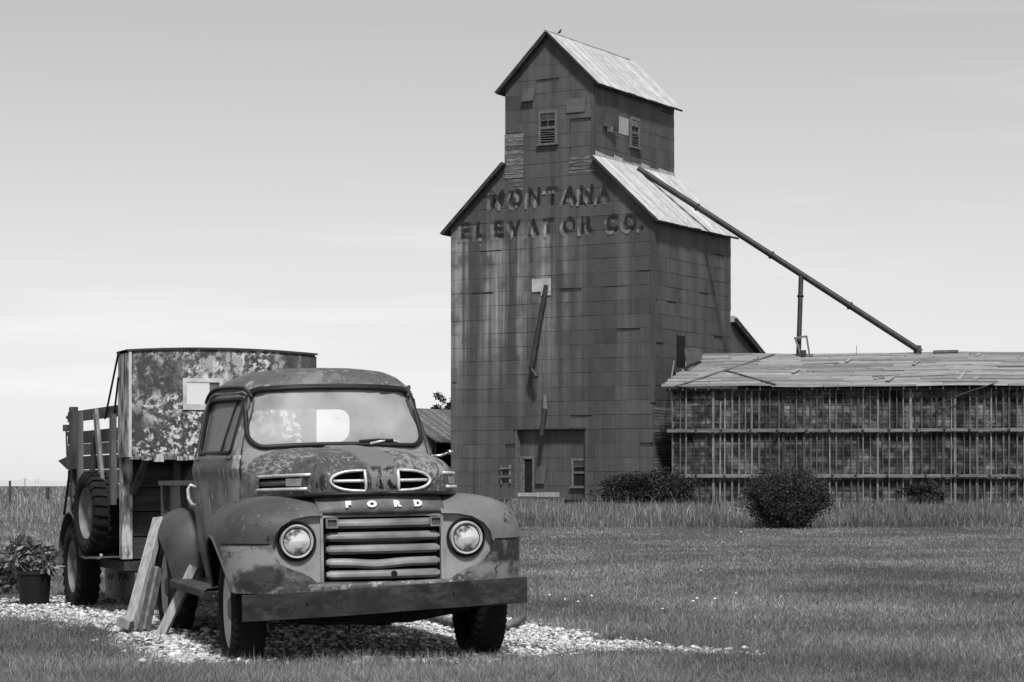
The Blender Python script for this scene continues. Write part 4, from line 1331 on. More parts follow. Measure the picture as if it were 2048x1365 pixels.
c2 = MB().prism(rw_outline(), 'y', 1.6, 2.3)
c3 = MB().prism(dw_outline(), 'x', -1.2, -0.45)
c4 = MB().prism(dw_outline(), 'x', 0.45, 1.2)
cut(cab, [c1, c2, c3, c4])
sharp_by_angle(cab, 40)

def on_cab(pts, d, dist=0.0):
    """drop 2D outline points onto the cab skin along d ('y' from the front, 'x' from a side, 'r' from the rear)"""
    out = []
    for p in pts:
        if d == 'f': o_, v = (p[0], -1.0, p[1]), (0, 1, 0)
        elif d == 'r': o_, v = (p[0], 3.0, p[1]), (0, -1, 0)
        elif d == 'l': o_, v = (-2.0, p[0], p[1]), (1, 0, 0)
        else: o_, v = (2.0, p[0], p[1]), (-1, 0, 0)
        h, nrm = hit(cab_bvh, o_, v)
        if h is None: h, nrm = Vector((p[0], 1.0, p[1])), Vector((0, 0, 0))
        if nrm.dot(Vector(v)) > 0: nrm = -nrm
        out.append(h + nrm * dist)
    return out
# windshield: gasket, glass, wiper
MB().tube(on_cab(ws_outline(0.006), 'f', 0.004), 0.017, 8, closed=True).build('windshield_gasket', MAT['gasket'], T, smooth=True)
top = [p for p in ws_outline(0.020) if p[1] > 1.70]
MB().tube(on_cab(sorted(top), 'f', 0.004), 0.012, 8).build('rain_trough', MAT['gasket'], T, smooth=True)
def pane(name, outline_fn, d, mat, off, parent=T):
    ol = outline_fn(0.004)
    xs_ = [p[0] for p in ol]; zs_ = [p[1] for p in ol]
    cx, cz = sum(xs_) / len(xs_), sum(zs_) / len(zs_)
    rows = []
    for t in (1.0, 0.8, 0.6, 0.4, 0.2, 0.02):
        rows.append([(lerp(cx, x, t), lerp(cz, z, t)) for x, z in ol + ol[:1]])
    # all glass rows take their depth from the rim, so the pane is flat enough
    P3 = [on_cab(r_, d, -off) for r_ in rows]
    return MB().grid(P3).build(name, MAT[mat], parent, smooth=True)
pane('windshield', ws_outline, 'f', 'windshield_glass', 0.008)
pane('rear_window', rw_outline, 'r', 'window_glass', 0.012)
MB().tube(on_cab(rw_outline(0.004), 'r', 0.004), 0.013, 8, closed=True).build('rear_gasket', MAT['gasket'], T, smooth=True)
# wiper
MB().tube([(0.20, 0.57, 1.352), (0.30, 0.585, 1.372), (0.38, 0.60, 1.366), (0.44, 0.62, 1.348)], 0.009, 8).build('wiper', MAT['trim_bright'], T, smooth=True)
MB().tube([(0.13, 0.585, 1.366), (0.24, 0.585, 1.373), (0.36, 0.59, 1.371)], 0.012, 6).build('wiper_blade', MAT['gasket'], T)
# doors
def door_outline():
    y0, y1 = 0.72, 1.60
    pts = [(y0 + 0.02, 0.45), (y0, 0.6), (y0, 1.2), (y0 + 0.02, 1.33), (y0 + 0.08, 1.55), (y0 + 0.13, 1.66), (y0 + 0.20, 1.705),
           (1.2, 1.72), (y1 - 0.14, 1.71), (y1 - 0.05, 1.66), (y1 - 0.01, 1.55), (y1, 1.3), (y1, 0.6), (y1 - 0.03, 0.45)]
    out = []
    for i in range(len(pts)):
        p, q = pts[i], pts[(i + 1) % len(pts)]
        n = max(1, int(math.hypot(q[0]-p[0], q[1]-p[1]) / 0.06))
        out += [(lerp(p[0], q[0], k / n), lerp(p[1], q[1], k / n)) for k in range(n)]
    return out
for sd, d in ((-1, 'l'), (1, 'r_')):
    dd = 'l' if sd < 0 else 'x'
    side = empty('door', (0, 0, 0)); side.parent = T
    # skin: the door stands a hair proud of the cab
    rows = []
    nz, ny = 30, 16
    for j in range(nz + 1):
        z = lerp(0.45, 1.285, j / nz)
        rows.append(on_cab([(lerp(0.728, 1.592, i / ny), z) for i in range(ny + 1)], dd, 0.007))
    o = MB().grid(rows, flip=(sd > 0)).build('door_skin', MAT['truck_body'] if sd > 0 else MAT['truck_cab'], side, smooth=True)
    s_ = o.modifiers.new('s', 'SOLIDIFY'); s_.thickness = 0.006
    MB().tube(on_cab(door_outline(), dd, 0.001), 0.006, 6, closed=True).build('door_gap', MAT['gasket'], side)
    MB().tube(on_cab(dw_outline(0.0), dd, 0.0), 0.014, 8, closed=True).build('window_rubber', MAT['gasket'], side, smooth=True)
    MB().tube(on_cab(dw_outline(0.040), dd, 0.0), 0.014, 8, closed=True).build('window_frame', MAT['truck_cab'], side, smooth=True)
    pane('door_window', dw_outline, dd, 'door_glass', 0.02, side)
    # vent divider
    MB().tube(on_cab([(1.06, 1.30), (1.03, 1.66)], dd, -0.012), 0.009, 6).build('vent_post', MAT['gasket'], side)
    # drip rail
    pts = [(0.86, 1.665), (0.90, 1.70), (0.98, 1.73), (1.15, 1.742), (1.35, 1.742), (1.50, 1.73), (1.60, 1.70), (1.66, 1.655)]
    pts2 = [pts[0]]
    for i in range(len(pts) - 1):
        for k in (1, 2, 3): pts2.append((lerp(pts[i][0], pts[i+1][0], k/3), lerp(pts[i][1], pts[i+1][1], k/3)))
    MB().tube(on_cab(pts2, dd, 0.012), 0.011, 8).build('drip_rail', MAT['rust_dark'], side, smooth=True)
    # handle: a hook away from the skin
    h0 = on_cab([(1.50, 1.075)], dd, 0.0)[0]
    e = Vector((sd, 0, 0))
    MB().tube([h0, h0 + e * 0.045 + Vector((0, 0.002, 0.02)), h0 + e * 0.062 + Vector((0, 0.0, -0.01)), h0 + e * 0.062 + Vector((0, -0.02, -0.07)), h0 + e * 0.045 + Vector((0, -0.03, -0.11)), h0 + e * 0.02 + Vector((0, -0.03, -0.12))], 0.012, 8).build('handle', MAT['trim_bright'], side, smooth=True)
    for zz in (0.62, 1.03):
        hp = on_cab([(0.715, zz)], dd, 0.012)[0]
        MB().lathe([(zz - .045, 0.0), (zz - .045, 0.014), (zz + .045, 0.014), (zz + .045, 0)], 8, 'z', (hp.x, hp.y, 0)).build('hinge', MAT['rust_dark'], side)
# mirror arm on the far side
h0 = on_cab([(0.80, 1.265)], 'x', 0.0)[0]
MB().tube([h0, h0 + Vector((0.07, 0.0, 0.005)), h0 + Vector((0.135, -0.01, 0.025))], [0.013, 0.009, 0.008], 8).lathe([(-.02, 0), (-.02, .017), (.012, .017), (.012, 0)], 10, 'x', h0 + Vector((0.14, -0.01, 0.027))).build('mirror_arm', MAT['chrome'], T, smooth=True)
# inside: bench, wheel, dash
MB().box(-0.62, 0.62, 1.35, 1.80, 0.55, 0.86).box(-0.62, 0.62, 1.70, 1.88, 0.86, 1.28).build('bench_seat', MAT['cab_inside'], T)
MB().box(-0.58, 0.58, 0.68, 0.80, 1.02, 1.28).build('dashboard', MAT['cab_inside'], T)
MB().tube([(0.34 + 0.2 * math.cos(a), 1.08 + 0.2 * math.sin(a) * 0.5, 1.24 + 0.2 * math.sin(a) * 0.86) for a in [2 * math.pi * k / 32 for k in range(32)]], 0.012, 6, closed=True).build('steering_wheel', MAT['gasket'], T)

# ---- hood ------------------------------------------------------------------
HB = 1.042
def hood_pt(t, u_, grow=0.0):
    """t: 0 rear .. pi/2 nose; u_: -1..1 across (x fraction of the half width), sides reached at |u|=1"""
    n, m = 3.7, 3.5
    yy = math.sin(t) ** (2 / n); r_ = max(0.0, math.cos(t)) ** (2 / n)
    y = 0.60 - 1.20 * yy
    u = yy
    a = lerp(0.662, 0.575, u) ; c = lerp(0.335, 0.240, u)
    x = a * r_ * u_
    z = c * r_ * max(0.0, 1 - abs(u_) ** m) ** (1 / m)
    rib = smooth((0.112 - abs(x)) / 0.012) * smooth((z - 0.002) / 0.02)
    # shallow valley beside the rib
    val = -0.006 * math.exp(-((abs(x) - 0.150) / 0.03) ** 2) * smooth((z - 0.03) / 0.05)
    zb = lerp(1.0, HB, u)
    return Vector((x, y - rib * u * 0.010, zb + z + rib * 0.010 + val))
_us = [k / 70 * 0.93 for k in range(71)]
_m = 3.5
_z0 = (1 - 0.93 ** _m) ** (1 / _m)
_us += [(1 - (_z0 * (1 - k / 16)) ** _m) ** (1 / _m) for k in range(1, 17)]
UCOL = [-u for u in reversed(_us[1:])] + _us
NT = 60
rows = []
for i in range(NT + 1):
    t = (math.pi / 2) * (i / NT) ** 0.9
    rows.append([hood_pt(t, u) for u in UCOL])
mb = MB().grid(rows)
nc = len(UCOL)
for i in range(NT):
    mb.f.append((i*nc, (i+1)*nc, (i+1)*nc + nc - 1, i*nc + nc - 1))
mb.f.append(tuple(range(nc)))
hood = mb.build('hood', MAT['truck_hood'], T, smooth=True)
bm = bmesh.new(); bm.from_mesh(hood.data); bmesh.ops.remove_doubles(bm, verts=bm.verts, dist=0.0015)
bmesh.ops.dissolve_degenerate(bm, edges=bm.edges, dist=0.0005)
bmesh.ops.recalc_face_normals(bm, faces=bm.faces)
bm.to_mesh(hood.data); bm.free()
hood_bvh = bvh_of(hood)
def nostril(sx, grow=0.0):
    x0, x1, zc, h = 0.105 - grow, 0.305 + grow, 1.110, 0.056 + grow
    pts = [(x0, zc + h), ]
    for k in range(0, 13):
        a = R(90 - 15 * k)
        pts.append((x0 + 0.02 + (x1 - x0 - 0.02) * max(0.0, math.cos(a)) ** 0.8, zc + h * math.sin(a)))
    pts.append((x0, zc - h))
    out = []
    for i in range(len(pts)):
        p, q = pts[i], pts[(i + 1) % len(pts)]
        n = max(1, int(math.hypot(q[0]-p[0], q[1]-p[1]) / 0.03))
        out += [(lerp(p[0], q[0], k / n), lerp(p[1], q[1], k / n)) for k in range(n)]
    return [(sx * x, z) for x, z in out]
louver = [(-0.42, 1.075), (0.10, 1.052), (0.10, 1.125), (-0.41, 1.142)]     # y,z of the side slots
cutters = [MB().prism(nostril(sx), 'y', -0.9, -0.44) for sx in (-1, 1)]
cutters += [MB().prism([(-0.455, 1.074), (0.14, 1.062), (0.14, 1.142), (-0.45, 1.150)], 'x', *(((-1.0, -0.47)) if sx < 0 else (0.47, 1.0))) for sx in (-1, 1)]
cut(hood, cutters)
sharp_by_angle(hood, 40)
hood.data.materials.clear(); hood.data.materials.append(MAT['truck_hood']); hood.data.materials.append(MAT['black_gap'])
for p in hood.data.polygons:
    near = hood_bvh.find_nearest(p.center)
    p.material_index = 1 if near[3] > 0.012 else 0
def on_hood(pts, d='f', dist=0.004):
    out = []
    for p in pts:
        if d == 'f': o_, v = (p[0], -2, p[1]), (0, 1, 0)
        elif d == 'l': o_, v = (-2, p[0], p[1]), (1, 0, 0)
        else: o_, v = (2, p[0], p[1]), (-1, 0, 0)
        h, nrm = hit(hood_bvh, o_, v)
        if h is None: h, nrm = Vector((p[0], -0.5, p[1])), Vector((0, -1, 0))
        if nrm.dot(Vector(v)) > 0: nrm = -nrm
        out.append(h + nrm * dist)
    return out
for sx in (-1, 1):
    MB().tube(on_hood(nostril(sx, 0.004)), 0.0095, 8, closed=True).build('nostril_trim', MAT['trim_bright'], T, smooth=True)
    MB().tube(on_hood([(sx * lerp(0.11, 0.295, k / 6), 1.112) for k in range(7)], dist=-0.008), 0.010, 8).build('nostril_bar', MAT['trim_bright'], T, smooth=True)
    d = 'l' if sx < 0 else 'x'
    for (z0, z1) in ((1.149, 1.140), (1.066, 1.058)):
        MB().tube(on_hood([(lerp(-0.475, 0.17, k / 10), lerp(z0, z1, k / 10)) for k in range(11)], d, 0.006), 0.011, 8).build('side_trim', MAT['trim_bright'], T, smooth=True)
    MB().tube(on_hood([(lerp(-0.44, 0.14, k / 10), lerp(1.110, 1.100, k / 10)) for k in range(11)], d, -0.02), 0.02, 6).build('side_louver', MAT['truck_body'], T, smooth=True)
    p_ = on_hood([(-0.36, 1.108)], d, 0.004)[0]
    MB().beam(on_hood([(-0.43, 1.108)], d, 0.0)[0], on_hood([(-0.30, 1.107)], d, 0.0)[0], 0.012, 0.046).build('side_badge', MAT['grille_panel'], T)
for ph in (-1.0, 1.0):
    edge_pts = [hood_pt((math.pi / 2) * (k / 40) ** 0.9, ph) + Vector((0, 0.0, -0.010)) for k in range(3, 41)]
    MB().tube(edge_pts, 0.013, 8).build('hood_shadow_strip', MAT['gasket'], T, smooth=True)  # dark tube imitating the shadow line below the hood edge
# dark engine bay behind the openings
MB().box(-0.40, 0.40, -0.34, 0.50, 0.50, 0.98).build('engine_bay', MAT['black_gap'], T)
# cowl plinth between hood and windshield
# ---- front fenders -----------------------------------------------------------
def fender_rows(xin, a, yc, bf_, br, zc, c, zlow, n_plan, n_h, tuck, ext, tail=0.0, nt=44, nv=16):
    rows = []
    ts = [-90 + 180 * i / nt for i in range(nt + 1)]
    def col(v):
        out = []
        for t in ts:
            ta = R(t)
            cx, sy = math.cos(ta), math.sin(ta)
            px = a * max(0.0, cx) ** (2 / n_plan)
            npl = n_plan if sy < 0 else 2.0
            px = a * max(0.0, cx) ** (2 / npl)
            py = (bf_ if sy < 0 else br) * spow(sy, 2 / npl)
            if v <= 1.0:
                al = v * math.pi / 2
                rr = math.sin(al) ** (2 / n_h); zz = zc + c * math.cos(al) ** (2 / n_h)
            else:
                k = v - 1.0
                rr = 1.0 - tuck * k * k; zz = lerp(zc, zlow, k)
            out.append(Vector((xin + px * rr, yc + py * rr, zz)))
        first = Vector((ext, out[0].y, out[0].z)); last = Vector((ext, out[-1].y, out[-1].z))
        return [first] + out + [last]
    vs_ = [0.03] + [i / nv for i in range(1, nv + 1)] + [1 + k / 8 for k in range(1, 9)]
    for v in vs_: rows.append(col(v))
    return rows
def mirror_rows(rows, sx): return [[Vector((sx * p.x, p.y, p.z)) for p in r_] for r_ in rows]
def recess_outline(grow=0.0, half=False):
    rt = [(0.0, 0.906), (0.40, 0.906), (0.47, 0.903), (0.56, 0.885), (0.63, 0.845), (0.672, 0.79), (0.685, 0.73), (0.672, 0.668), (0.635, 0.618), (0.575, 0.588),
          (0.505, 0.562), (0.455, 0.535), (0.415, 0.505), (0.375, 0.490), (0.30, 0.482), (0.0, 0.482)]
    rt = [(x + (grow if x > 0.3 else 0), z + (grow if z > 0.8 else (-grow if z < 0.6 else 0))) for x, z in rt]
    lt = [(-x, z) for x, z in reversed(rt) if x > 0]
    return rt + lt
zseam = 0.742
for sx in (-1, 1):
    rows = mirror_rows(fender_rows(0.44, 0.515, -0.02, 0.625, 0.93, 0.735, 0.285, 0.445, 3.1, 3.0, 0.03, 0.37), sx)
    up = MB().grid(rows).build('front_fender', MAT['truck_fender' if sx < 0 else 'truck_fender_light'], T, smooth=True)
    so = up.modifiers.new('solid', 'SOLIDIFY'); so.thickness = 0.014; so.offset = 0.0
    bake(up)
    # wheel arch, recess for the lamps, trimmed above the running board at the tail
    arch = MB().tube([(sx * 0.60, 0.0, 0.355), (sx * 1.3, 0.0, 0.355)], 0.425, 56)
    arch_low = MB().box(*(sorted((sx * 0.60, sx * 1.3))), -0.425, 0.43, 0.2, 0.36)
    rec = MB().prism(recess_outline(), 'y', -0.9, -0.30)
    cut(up, [arch, arch_low, rec])
    sharp_by_angle(up, 42)
    # split the skin into upper fender and lower valance by material
    up.data.materials.append(MAT['truck_valance'])
    for p in up.data.polygons:
        if p.center.z < zseam and p.center.y < 0.1: p.material_index = 1
    fb = bvh_of(up)
    # seam bead between the two
    pts = []
    for k in range(30):
        x = sx * lerp(0.70, 0.945, k / 29)
        h, nn = hit(fb, (x, -2, zseam), (0, 1, 0))
        if h is not None and h.y < -0.2: pts.append(h + Vector((0, -0.001, 0)))
    if len(pts) > 2: MB().tube(pts, 0.005, 6).build('fender_seam', MAT['gasket'], T, smooth=True)
    # rolled arch lip
    pts = []
    for k in range(40):
        a = R(-2 + 184 * k / 39)
        y, z = 0.425 * math.cos(a), 0.355 + 0.425 * math.sin(a)
        h, nn = hit(fb, (sx * 2, y * 1.03, max(0.46, 0.355 + 0.437 * math.sin(a))), (-sx, 0, 0))
        if h is not None and abs(h.x) > 0.7: pts.append(Vector((h.x, y, max(z, 0.45))))
    if len(pts) > 3: MB().tube(pts, 0.010, 6).build('arch_lip', MAT['truck_fender'], T, smooth=True)
    # dark inner wheel house
    MB().box(*(sorted((sx * 0.47, sx * 0.56))), -0.52, 0.72, 0.30, 0.93).build('inner_fender', MAT['black_gap'], T)
# recess lip: thin bright edge all round
fr_pts = [(x, -0.640 if abs(x) < 0.5 else -0.63 + 0.0, z) for x, z in recess_outline(0.0)]
# lamp and grille panel
hl = 0.528; hz = 0.752
def circ(cx, cz, r, n=40): return [(cx + r * math.cos(2*math.pi*k/n), cz + r * math.sin(2*math.pi*k/n)) for k in range(n)]
gp = flat_shape('grille_panel', [recess_outline(0.012), rounded(-0.365, 0.365, 0.492, 0.892, 0.02), circ(hl, hz, 0.114), circ(-hl, hz, 0.114)], 0.012, MAT['grille_panel'], T)
gp.location = (0, -0.565, 0)
MB().box(-0.37, 0.37, -0.50, -0.49, 0.48, 0.91).build('radiator_dark', MAT['black_gap'], T)
for sx in (-1, 1):
    # flange at the end of the bars
    MB().box(*(sorted((sx * 0.366, sx * 0.382))), -0.592, -0.555, 0.492, 0.90).build('grille_flange', MAT['grille_panel'], T)
bars = [0.852, 0.775, 0.697, 0.619, 0.545]
for i, z in enumerate(bars):
    prof = [(-0.036, -0.012), (-0.033, 0.008), (-0.020, 0.024), (0.0, 0.028), (0.016, 0.025), (0.016, -0.025), (-0.012, -0.029), (-0.028, -0.025)]
    rows = []
    nn = 28
    xl = 0.352
    for k in range(nn + 1):
        t = -1 + 2 * k / nn
        x = xl * t
        y = -0.592 - 0.026 * (1 - t * t)
        end = max(0.25, (1 - max(0, (abs(t) - 0.94) / 0.06) ** 2)) ** 0.5
        dent = -0.014 * math.exp(-((x + 0.05) / 0.13) ** 2) if i == 3 else 0.0
        rows.append([(x, y + p[0] * (0.6 + 0.4 * end), z + p[1] * end + dent) for p in prof + prof[:1]])
    mb = MB().grid(rows)
    mb.f.append(tuple(range(8))); e = nn * 9; mb.f.append(tuple(e + q for q in reversed(range(8))))
    o = mb.build('grille_bar', MAT['grille_bar'], T, smooth=True); sharp_by_angle(o, 55)
# crank hole
MB().lathe([(0, 0), (0, 0.02), (0.004, 0.02)], 16, 'y', (0.055, -0.6545, 0.545)).build('crank_hole', MAT['black_gap'], T)
for sx in (-1, 1):
    pl = empty('parking_lamp', (sx * 0.322, -0.640, 0.858)); pl.parent = T
    flat_shape('lamp_frame', [rounded(-0.037, 0.037, -0.030, 0.030, 0.004, 2), rounded(-0.027, 0.027, -0.021, 0.021, 0.003, 2)], 0.024, MAT['grille_bar'], pl)
    MB().box(-0.028, 0.028, -0.002, 0.01, -0.022, 0.022).build('lamp_lens', MAT['truck_body'], pl)
# headlights
def lens_mat():
    m = bpy.data.materials.new('headlight_lens'); m.use_nodes = True
    N, L = m.node_tree.nodes, m.node_tree.links
    b = N['Principled BSDF']; b.inputs['Metallic'].default_value = 0.40; b.inputs['Roughness'].default_value = 0.14
    tc = N.new('ShaderNodeTexCoord')
    wv = N.new('ShaderNodeTexWave'); wv.bands_direction = 'X'; wv.inputs['Scale'].default_value = math.pi / 10 / 0.0075
    L.new(tc.outputs['Object'], wv.inputs['Vector'])
    n = N.new('ShaderNodeTexNoise'); n.inputs['Scale'].default_value = 14; n.inputs['Detail'].default_value = 2
    L.new(tc.outputs['Object'], n.inputs['Vector'])
    cr_ = N.new('ShaderNodeValToRGB'); e = cr_.color_ramp.elements
    e[0].position = 0.36; e[0].color = (0.10, 0.10, 0.10, 1); e[1].position = 0.52; e[1].color = (0.85, 0.85, 0.85, 1)
    L.new(n.outputs['Fac'], cr_.inputs['Fac']); L.new(cr_.outputs['Color'], b.inputs['Base Color'])
    bn = N.new('ShaderNodeBump'); bn.inputs['Strength'].default_value = 0.5; bn.inputs['Distance'].default_value = 0.003
    ad = N.new('ShaderNodeMath'); ad.operation = 'ADD'; L.new(wv.outputs['Fac'], ad.inputs[0]); L.new(n.outputs['Fac'], ad.inputs[1])
    L.new(ad.outputs[0], bn.inputs['Height']); L.new(bn.outputs['Normal'], b.inputs['Normal'])
    b.inputs['Coat Weight'].default_value = 0.6
    return m
MAT['headlight_lens'] = lens_mat()
for sx in (-1, 1):
    hd = empty('headlight', (sx * hl, -0.572, hz)); hd.parent = T
    MB().lathe([(0.02, 0.122), (-0.012, 0.122), (-0.012, 0.112), (0.03, 0.100), (0.05, 0.06), (0.05, 0)], 48, 'y').build('bucket', MAT['gasket'], hd, auto=40)
    MB().lathe([(0.0, 0.104), (-0.022, 0.103), (-0.034, 0.098), (-0.034, 0.093), (-0.026, 0.0885), (-0.026, 0.085), (-0.010, 0.084), (0.0, 0.10)], 56, 'y', (0, 0, 0), True).build('rim', MAT['trim_bright'], hd, auto=40)
    MB().lathe([(-0.022, 0.0862), (-0.030, 0.0845), (-0.030, 0.080), (-0.02, 0.080)], 48, 'y').build('lens_seal', MAT['gasket'], hd, auto=40)
    prof = [(-0.022 - 0.020 * (1 - (r / 0.0845) ** 2), r) for r in [0.0845 * (1 - k / 12) for k in range(12)]] + [(-0.042, 0.0)]
    MB().lathe(prof, 48, 'y').build('lens', MAT['headlight_lens'], hd, smooth=True)
# name panel between hood and grille, with raised letters
rows = []
for j in range(7):
    v = j / 6
    z = lerp(0.905, 1.046, v)
    r_ = []
    for k in range(41):
        t = -1 + 2 * k / 40
        x = 0.395 * t
        y = lerp(-0.622 + 0.045 * t * t + 0.050 * v * v + 0.01 * v, -0.596 + 0.06 * v + 0.17 * v * v, abs(t) ** 5)
        if j == 0: y += 0.02
        r_.append((x, y, z))
    rows.append(r_)
o = MB().grid(rows).build('name_panel', MAT['truck_valance'], T, smooth=True)
o.data.materials[0] = mk('name_panel_paint', [(0.3, 0.06), (0.5, 0.10), (0.65, 0.16), (0.8, 0.2)], scale=9, rough=0.55, bump=0.05, offset=False, grain=0.15)
s_ = o.modifiers.new('s', 'SOLIDIFY'); s_.thickness = 0.01
for ch, x in (('F', -0.213), ('O', -0.068), ('R', 0.088), ('D', 0.222)):
    me = text_mesh(ch, 0.050, 0.004, 0.0032, 1.35, 0.0008)
    me.materials.append(MAT['white_enamel'])
    o = share('raised_letter', me, T)
    t = x / 0.395
    o.location = (x, -0.619 + 0.045 * t * t, 0.953)
    o.rotation_euler = (R(-17), 0, math.atan2(2 * 0.045 * t, 0.395))
# apron under the grille
rows = []
for z, dy in ((0.505, 0.03), (0.492, 0.0), (0.47, -0.004), (0.40, 0.01), (0.36, 0.05)):
    rows.append([(0.46 * t, -0.640 - 0.012 * (1 - t * t) + dy, z) for t in [-1 + 2 * k / 20 for k in range(21)]])
o = MB().grid(rows).build('front_apron', MAT['truck_valance'], T, smooth=True)
s_ = o.modifiers.new('s', 'SOLIDIFY'); s_.thickness = 0.01
# bumper: channel bar, a little twisted
bz = 0.395
rows = []
prof = [(0.0, -0.080), (-0.016, -0.076), (-0.018, 0.0), (-0.016, 0.076), (0.0, 0.080), (0.028, 0.078), (0.028, 0.074), (0.0, 0.07), (-0.006, 0.0), (0.0, -0.07), (0.028, -0.074), (0.028, -0.078)]
for k in range(41):
    t = -1 + 2 * k / 40
    x = 0.882 * t
    rows.append([(x, -0.735 + 0.055 * abs(t) ** 2.4 + p[0], bz + 0.030 * t + 0.003 * math.sin(3 * t) + p[1]) for p in prof + prof[:1]])
mb = MB().grid(rows)
o = mb.build('bumper', MAT['bumper_steel'], T, smooth=True); sharp_by_angle(o, 35)
for x in (-0.5, 0.40):
    MB().lathe([(-0.7485, 0.0), (-0.7485, 0.007), (-0.73, 0.007)], 10, 'y', (x, 0, bz + 0.034 * x + 0.01)).build('bumper_bolt', MAT['black_gap'], T)
    MB().box(x - 0.03, x + 0.03, -0.68, -0.30, bz - 0.06, bz - 0.005).build('bumper_iron', MAT['rust_dark'], T)
# painted number on the roof front
me = text_mesh('419', 0.040, 0.0, 0.0006)
me.materials.append(worn_paint('number_paint', 0.5, 0.9, 30))
h, nn = hit(cab_bvh, (-0.07, -1, 1.79), (0, 1, 0))
o = share('painted_number', me, T); o.location = h + nn * 0.004 - Vector((0, 0, 0.014)); o.rotation_euler = (-math.atan2(nn.z, -nn.y), 0, R(1))
# ---- chassis, wheels -----------------------------------------------------------
MB().box(-0.42, -0.34, -0.50, 4.2, 0.42, 0.52).box(0.34, 0.42, -0.50, 4.2, 0.42, 0.52).build('chassis_rails', MAT['rust_dark'], T)
MB().tube([(-0.68, 0.0, 0.30), (-0.3, -0.02, 0.24), (0.3, -0.02, 0.24), (0.68, 0.0, 0.30)], 0.035, 10).build('front_axle', MAT['rust_dark'], T)
MB().tube([(-0.7, 2.9, 0.34), (-0.15, 2.9, 0.34), (0.0, 2.9, 0.34), (0.15, 2.9, 0.34), (0.7, 2.9, 0.34)], [0.045, 0.05, 0.15, 0.05, 0.045], 12).build('rear_axle', MAT['rust_dark'], T)
MB().box(-0.28, 0.28, -0.30, 0.42, 0.24, 0.50).build('oil_pan', MAT['black_gap'], T)
MB().box(-0.33, 0.33, 0.5, 1.9, 0.36, 0.44).build('floor_pan', MAT['black_gap'], T)
def wheel(parent, loc, R0=0.355, W=0.17, rimr=0.235, flat=0.02, side=-1, steer=0.0, rim='rim_paint', lug=0, dish=0.03, name='wheel', lean=0.0, lugh=0.020):
    w = empty(name, loc, steer); w.parent = parent
    w.rotation_euler = (0, lean, steer)
    h = W / 2
    prof = [(-h * 0.62, rimr - 0.005), (-h * 0.95, rimr + 0.03), (-h * 1.04, lerp(rimr, R0, 0.5)), (-h * 0.98, R0 - 0.035), (-h * 0.84, R0 - 0.008), (-h * 0.5, R0), (0, R0 + 0.002),
            (h * 0.5, R0), (h * 0.84, R0 - 0.008), (h * 0.98, R0 - 0.035), (h * 1.04, lerp(rimr, R0, 0.5)), (h * 0.95, rimr + 0.03), (h * 0.62, rimr - 0.005)]
    mb = MB().lathe(prof, 64, 'x')
    if flat:
        zmin = -(R0 - flat)
        for v in mb.v:
            if v.z < zmin:
                d_ = zmin - v.z; v.z = zmin; v.x *= 1 + 2.2 * d_
    o = mb.build('tyre', MAT['rubber'], w, smooth=True)
    if lug:
        t_ = MB()
        for k in range(lug):
            a = 2 * math.pi * k / lug
            for sd_ in (-1, 1):
                a2 = a + (math.pi / lug if sd_ > 0 else 0)
                ca, sa = math.cos(a2), math.sin(a2)
                da = 0.75 * math.pi / lug
                v = []
                for (xx, rr, sh) in ((0.06, R0 - 0.004, 0.35), (0.80, R0 - 0.006, 0.0), (1.04, R0 - 0.05, -0.1)):
                    for s2 in (-1, 1):
                        for tp in (0.0, lugh):
                            aa = a2 + da * (0.42 * s2 + sh)
                            v.append((sd_ * h * xx * (1.0 + tp * 1.5), math.cos(aa) * (rr + tp), math.sin(aa) * (rr + tp)))
                f = []
                for s_ in (0, 1):
                    b0, b1 = s_ * 4, s_ * 4 + 4
                    f += [(b0+1, b0+3, b1+3, b1+1), (b0, b0+1, b1+1, b1), (b0+2, b1+2, b1+3, b0+3)]
                f += [(0, 2, 3, 1), (8, 9, 11, 10)]
                t_.add(v, f)
        t_.build('tread', MAT['rubber'], w)
    s = side
    rp = [(s * h * 0.70, rimr + 0.012), (s * h * 0.80, rimr + 0.006), (s * h * 0.62, rimr - 0.008), (s * (h * 0.62 - dish), rimr - 0.035), (s * (h * 0.62 - dish - 0.006), rimr - 0.05),
          (s * (h * 0.62 - dish + 0.008), rimr * 0.62), (s * (h * 0.62 - dish + 0.012), rimr * 0.5), (s * (h * 0.62 - dish - 0.004), rimr * 0.38)]
    MB().lathe(rp, 48, 'x').build('rim', MAT[rim], w, auto=50)
    MB().lathe([(s * (h * 0.62 - dish - 0.004), rimr * 0.39), (s * (h * 0.62 - dish + 0.03), rimr * 0.34), (s * (h * 0.62 - dish + 0.05), rimr * 0.25), (s * (h * 0.62 - dish + 0.055), 0)], 24, 'x').build('hub', MAT['rim_dark'], w, auto=50)
    MB().lathe([(-s * h * 0.3, 0.0), (-s * h * 0.3, rimr)], 32, 'x').build('back_plate', MAT['black_gap'], w)
    return w
for sx in (-1, 1):
    wheel(T, (sx * 0.765, 0.0, 0.325), side=sx, flat=0.03, steer=R(-1.5), W=0.21, lug=44, lugh=0.007)
    wheel(T, (sx * 0.76, 2.9, 0.335), side=sx, flat=0.02, W=0.20)
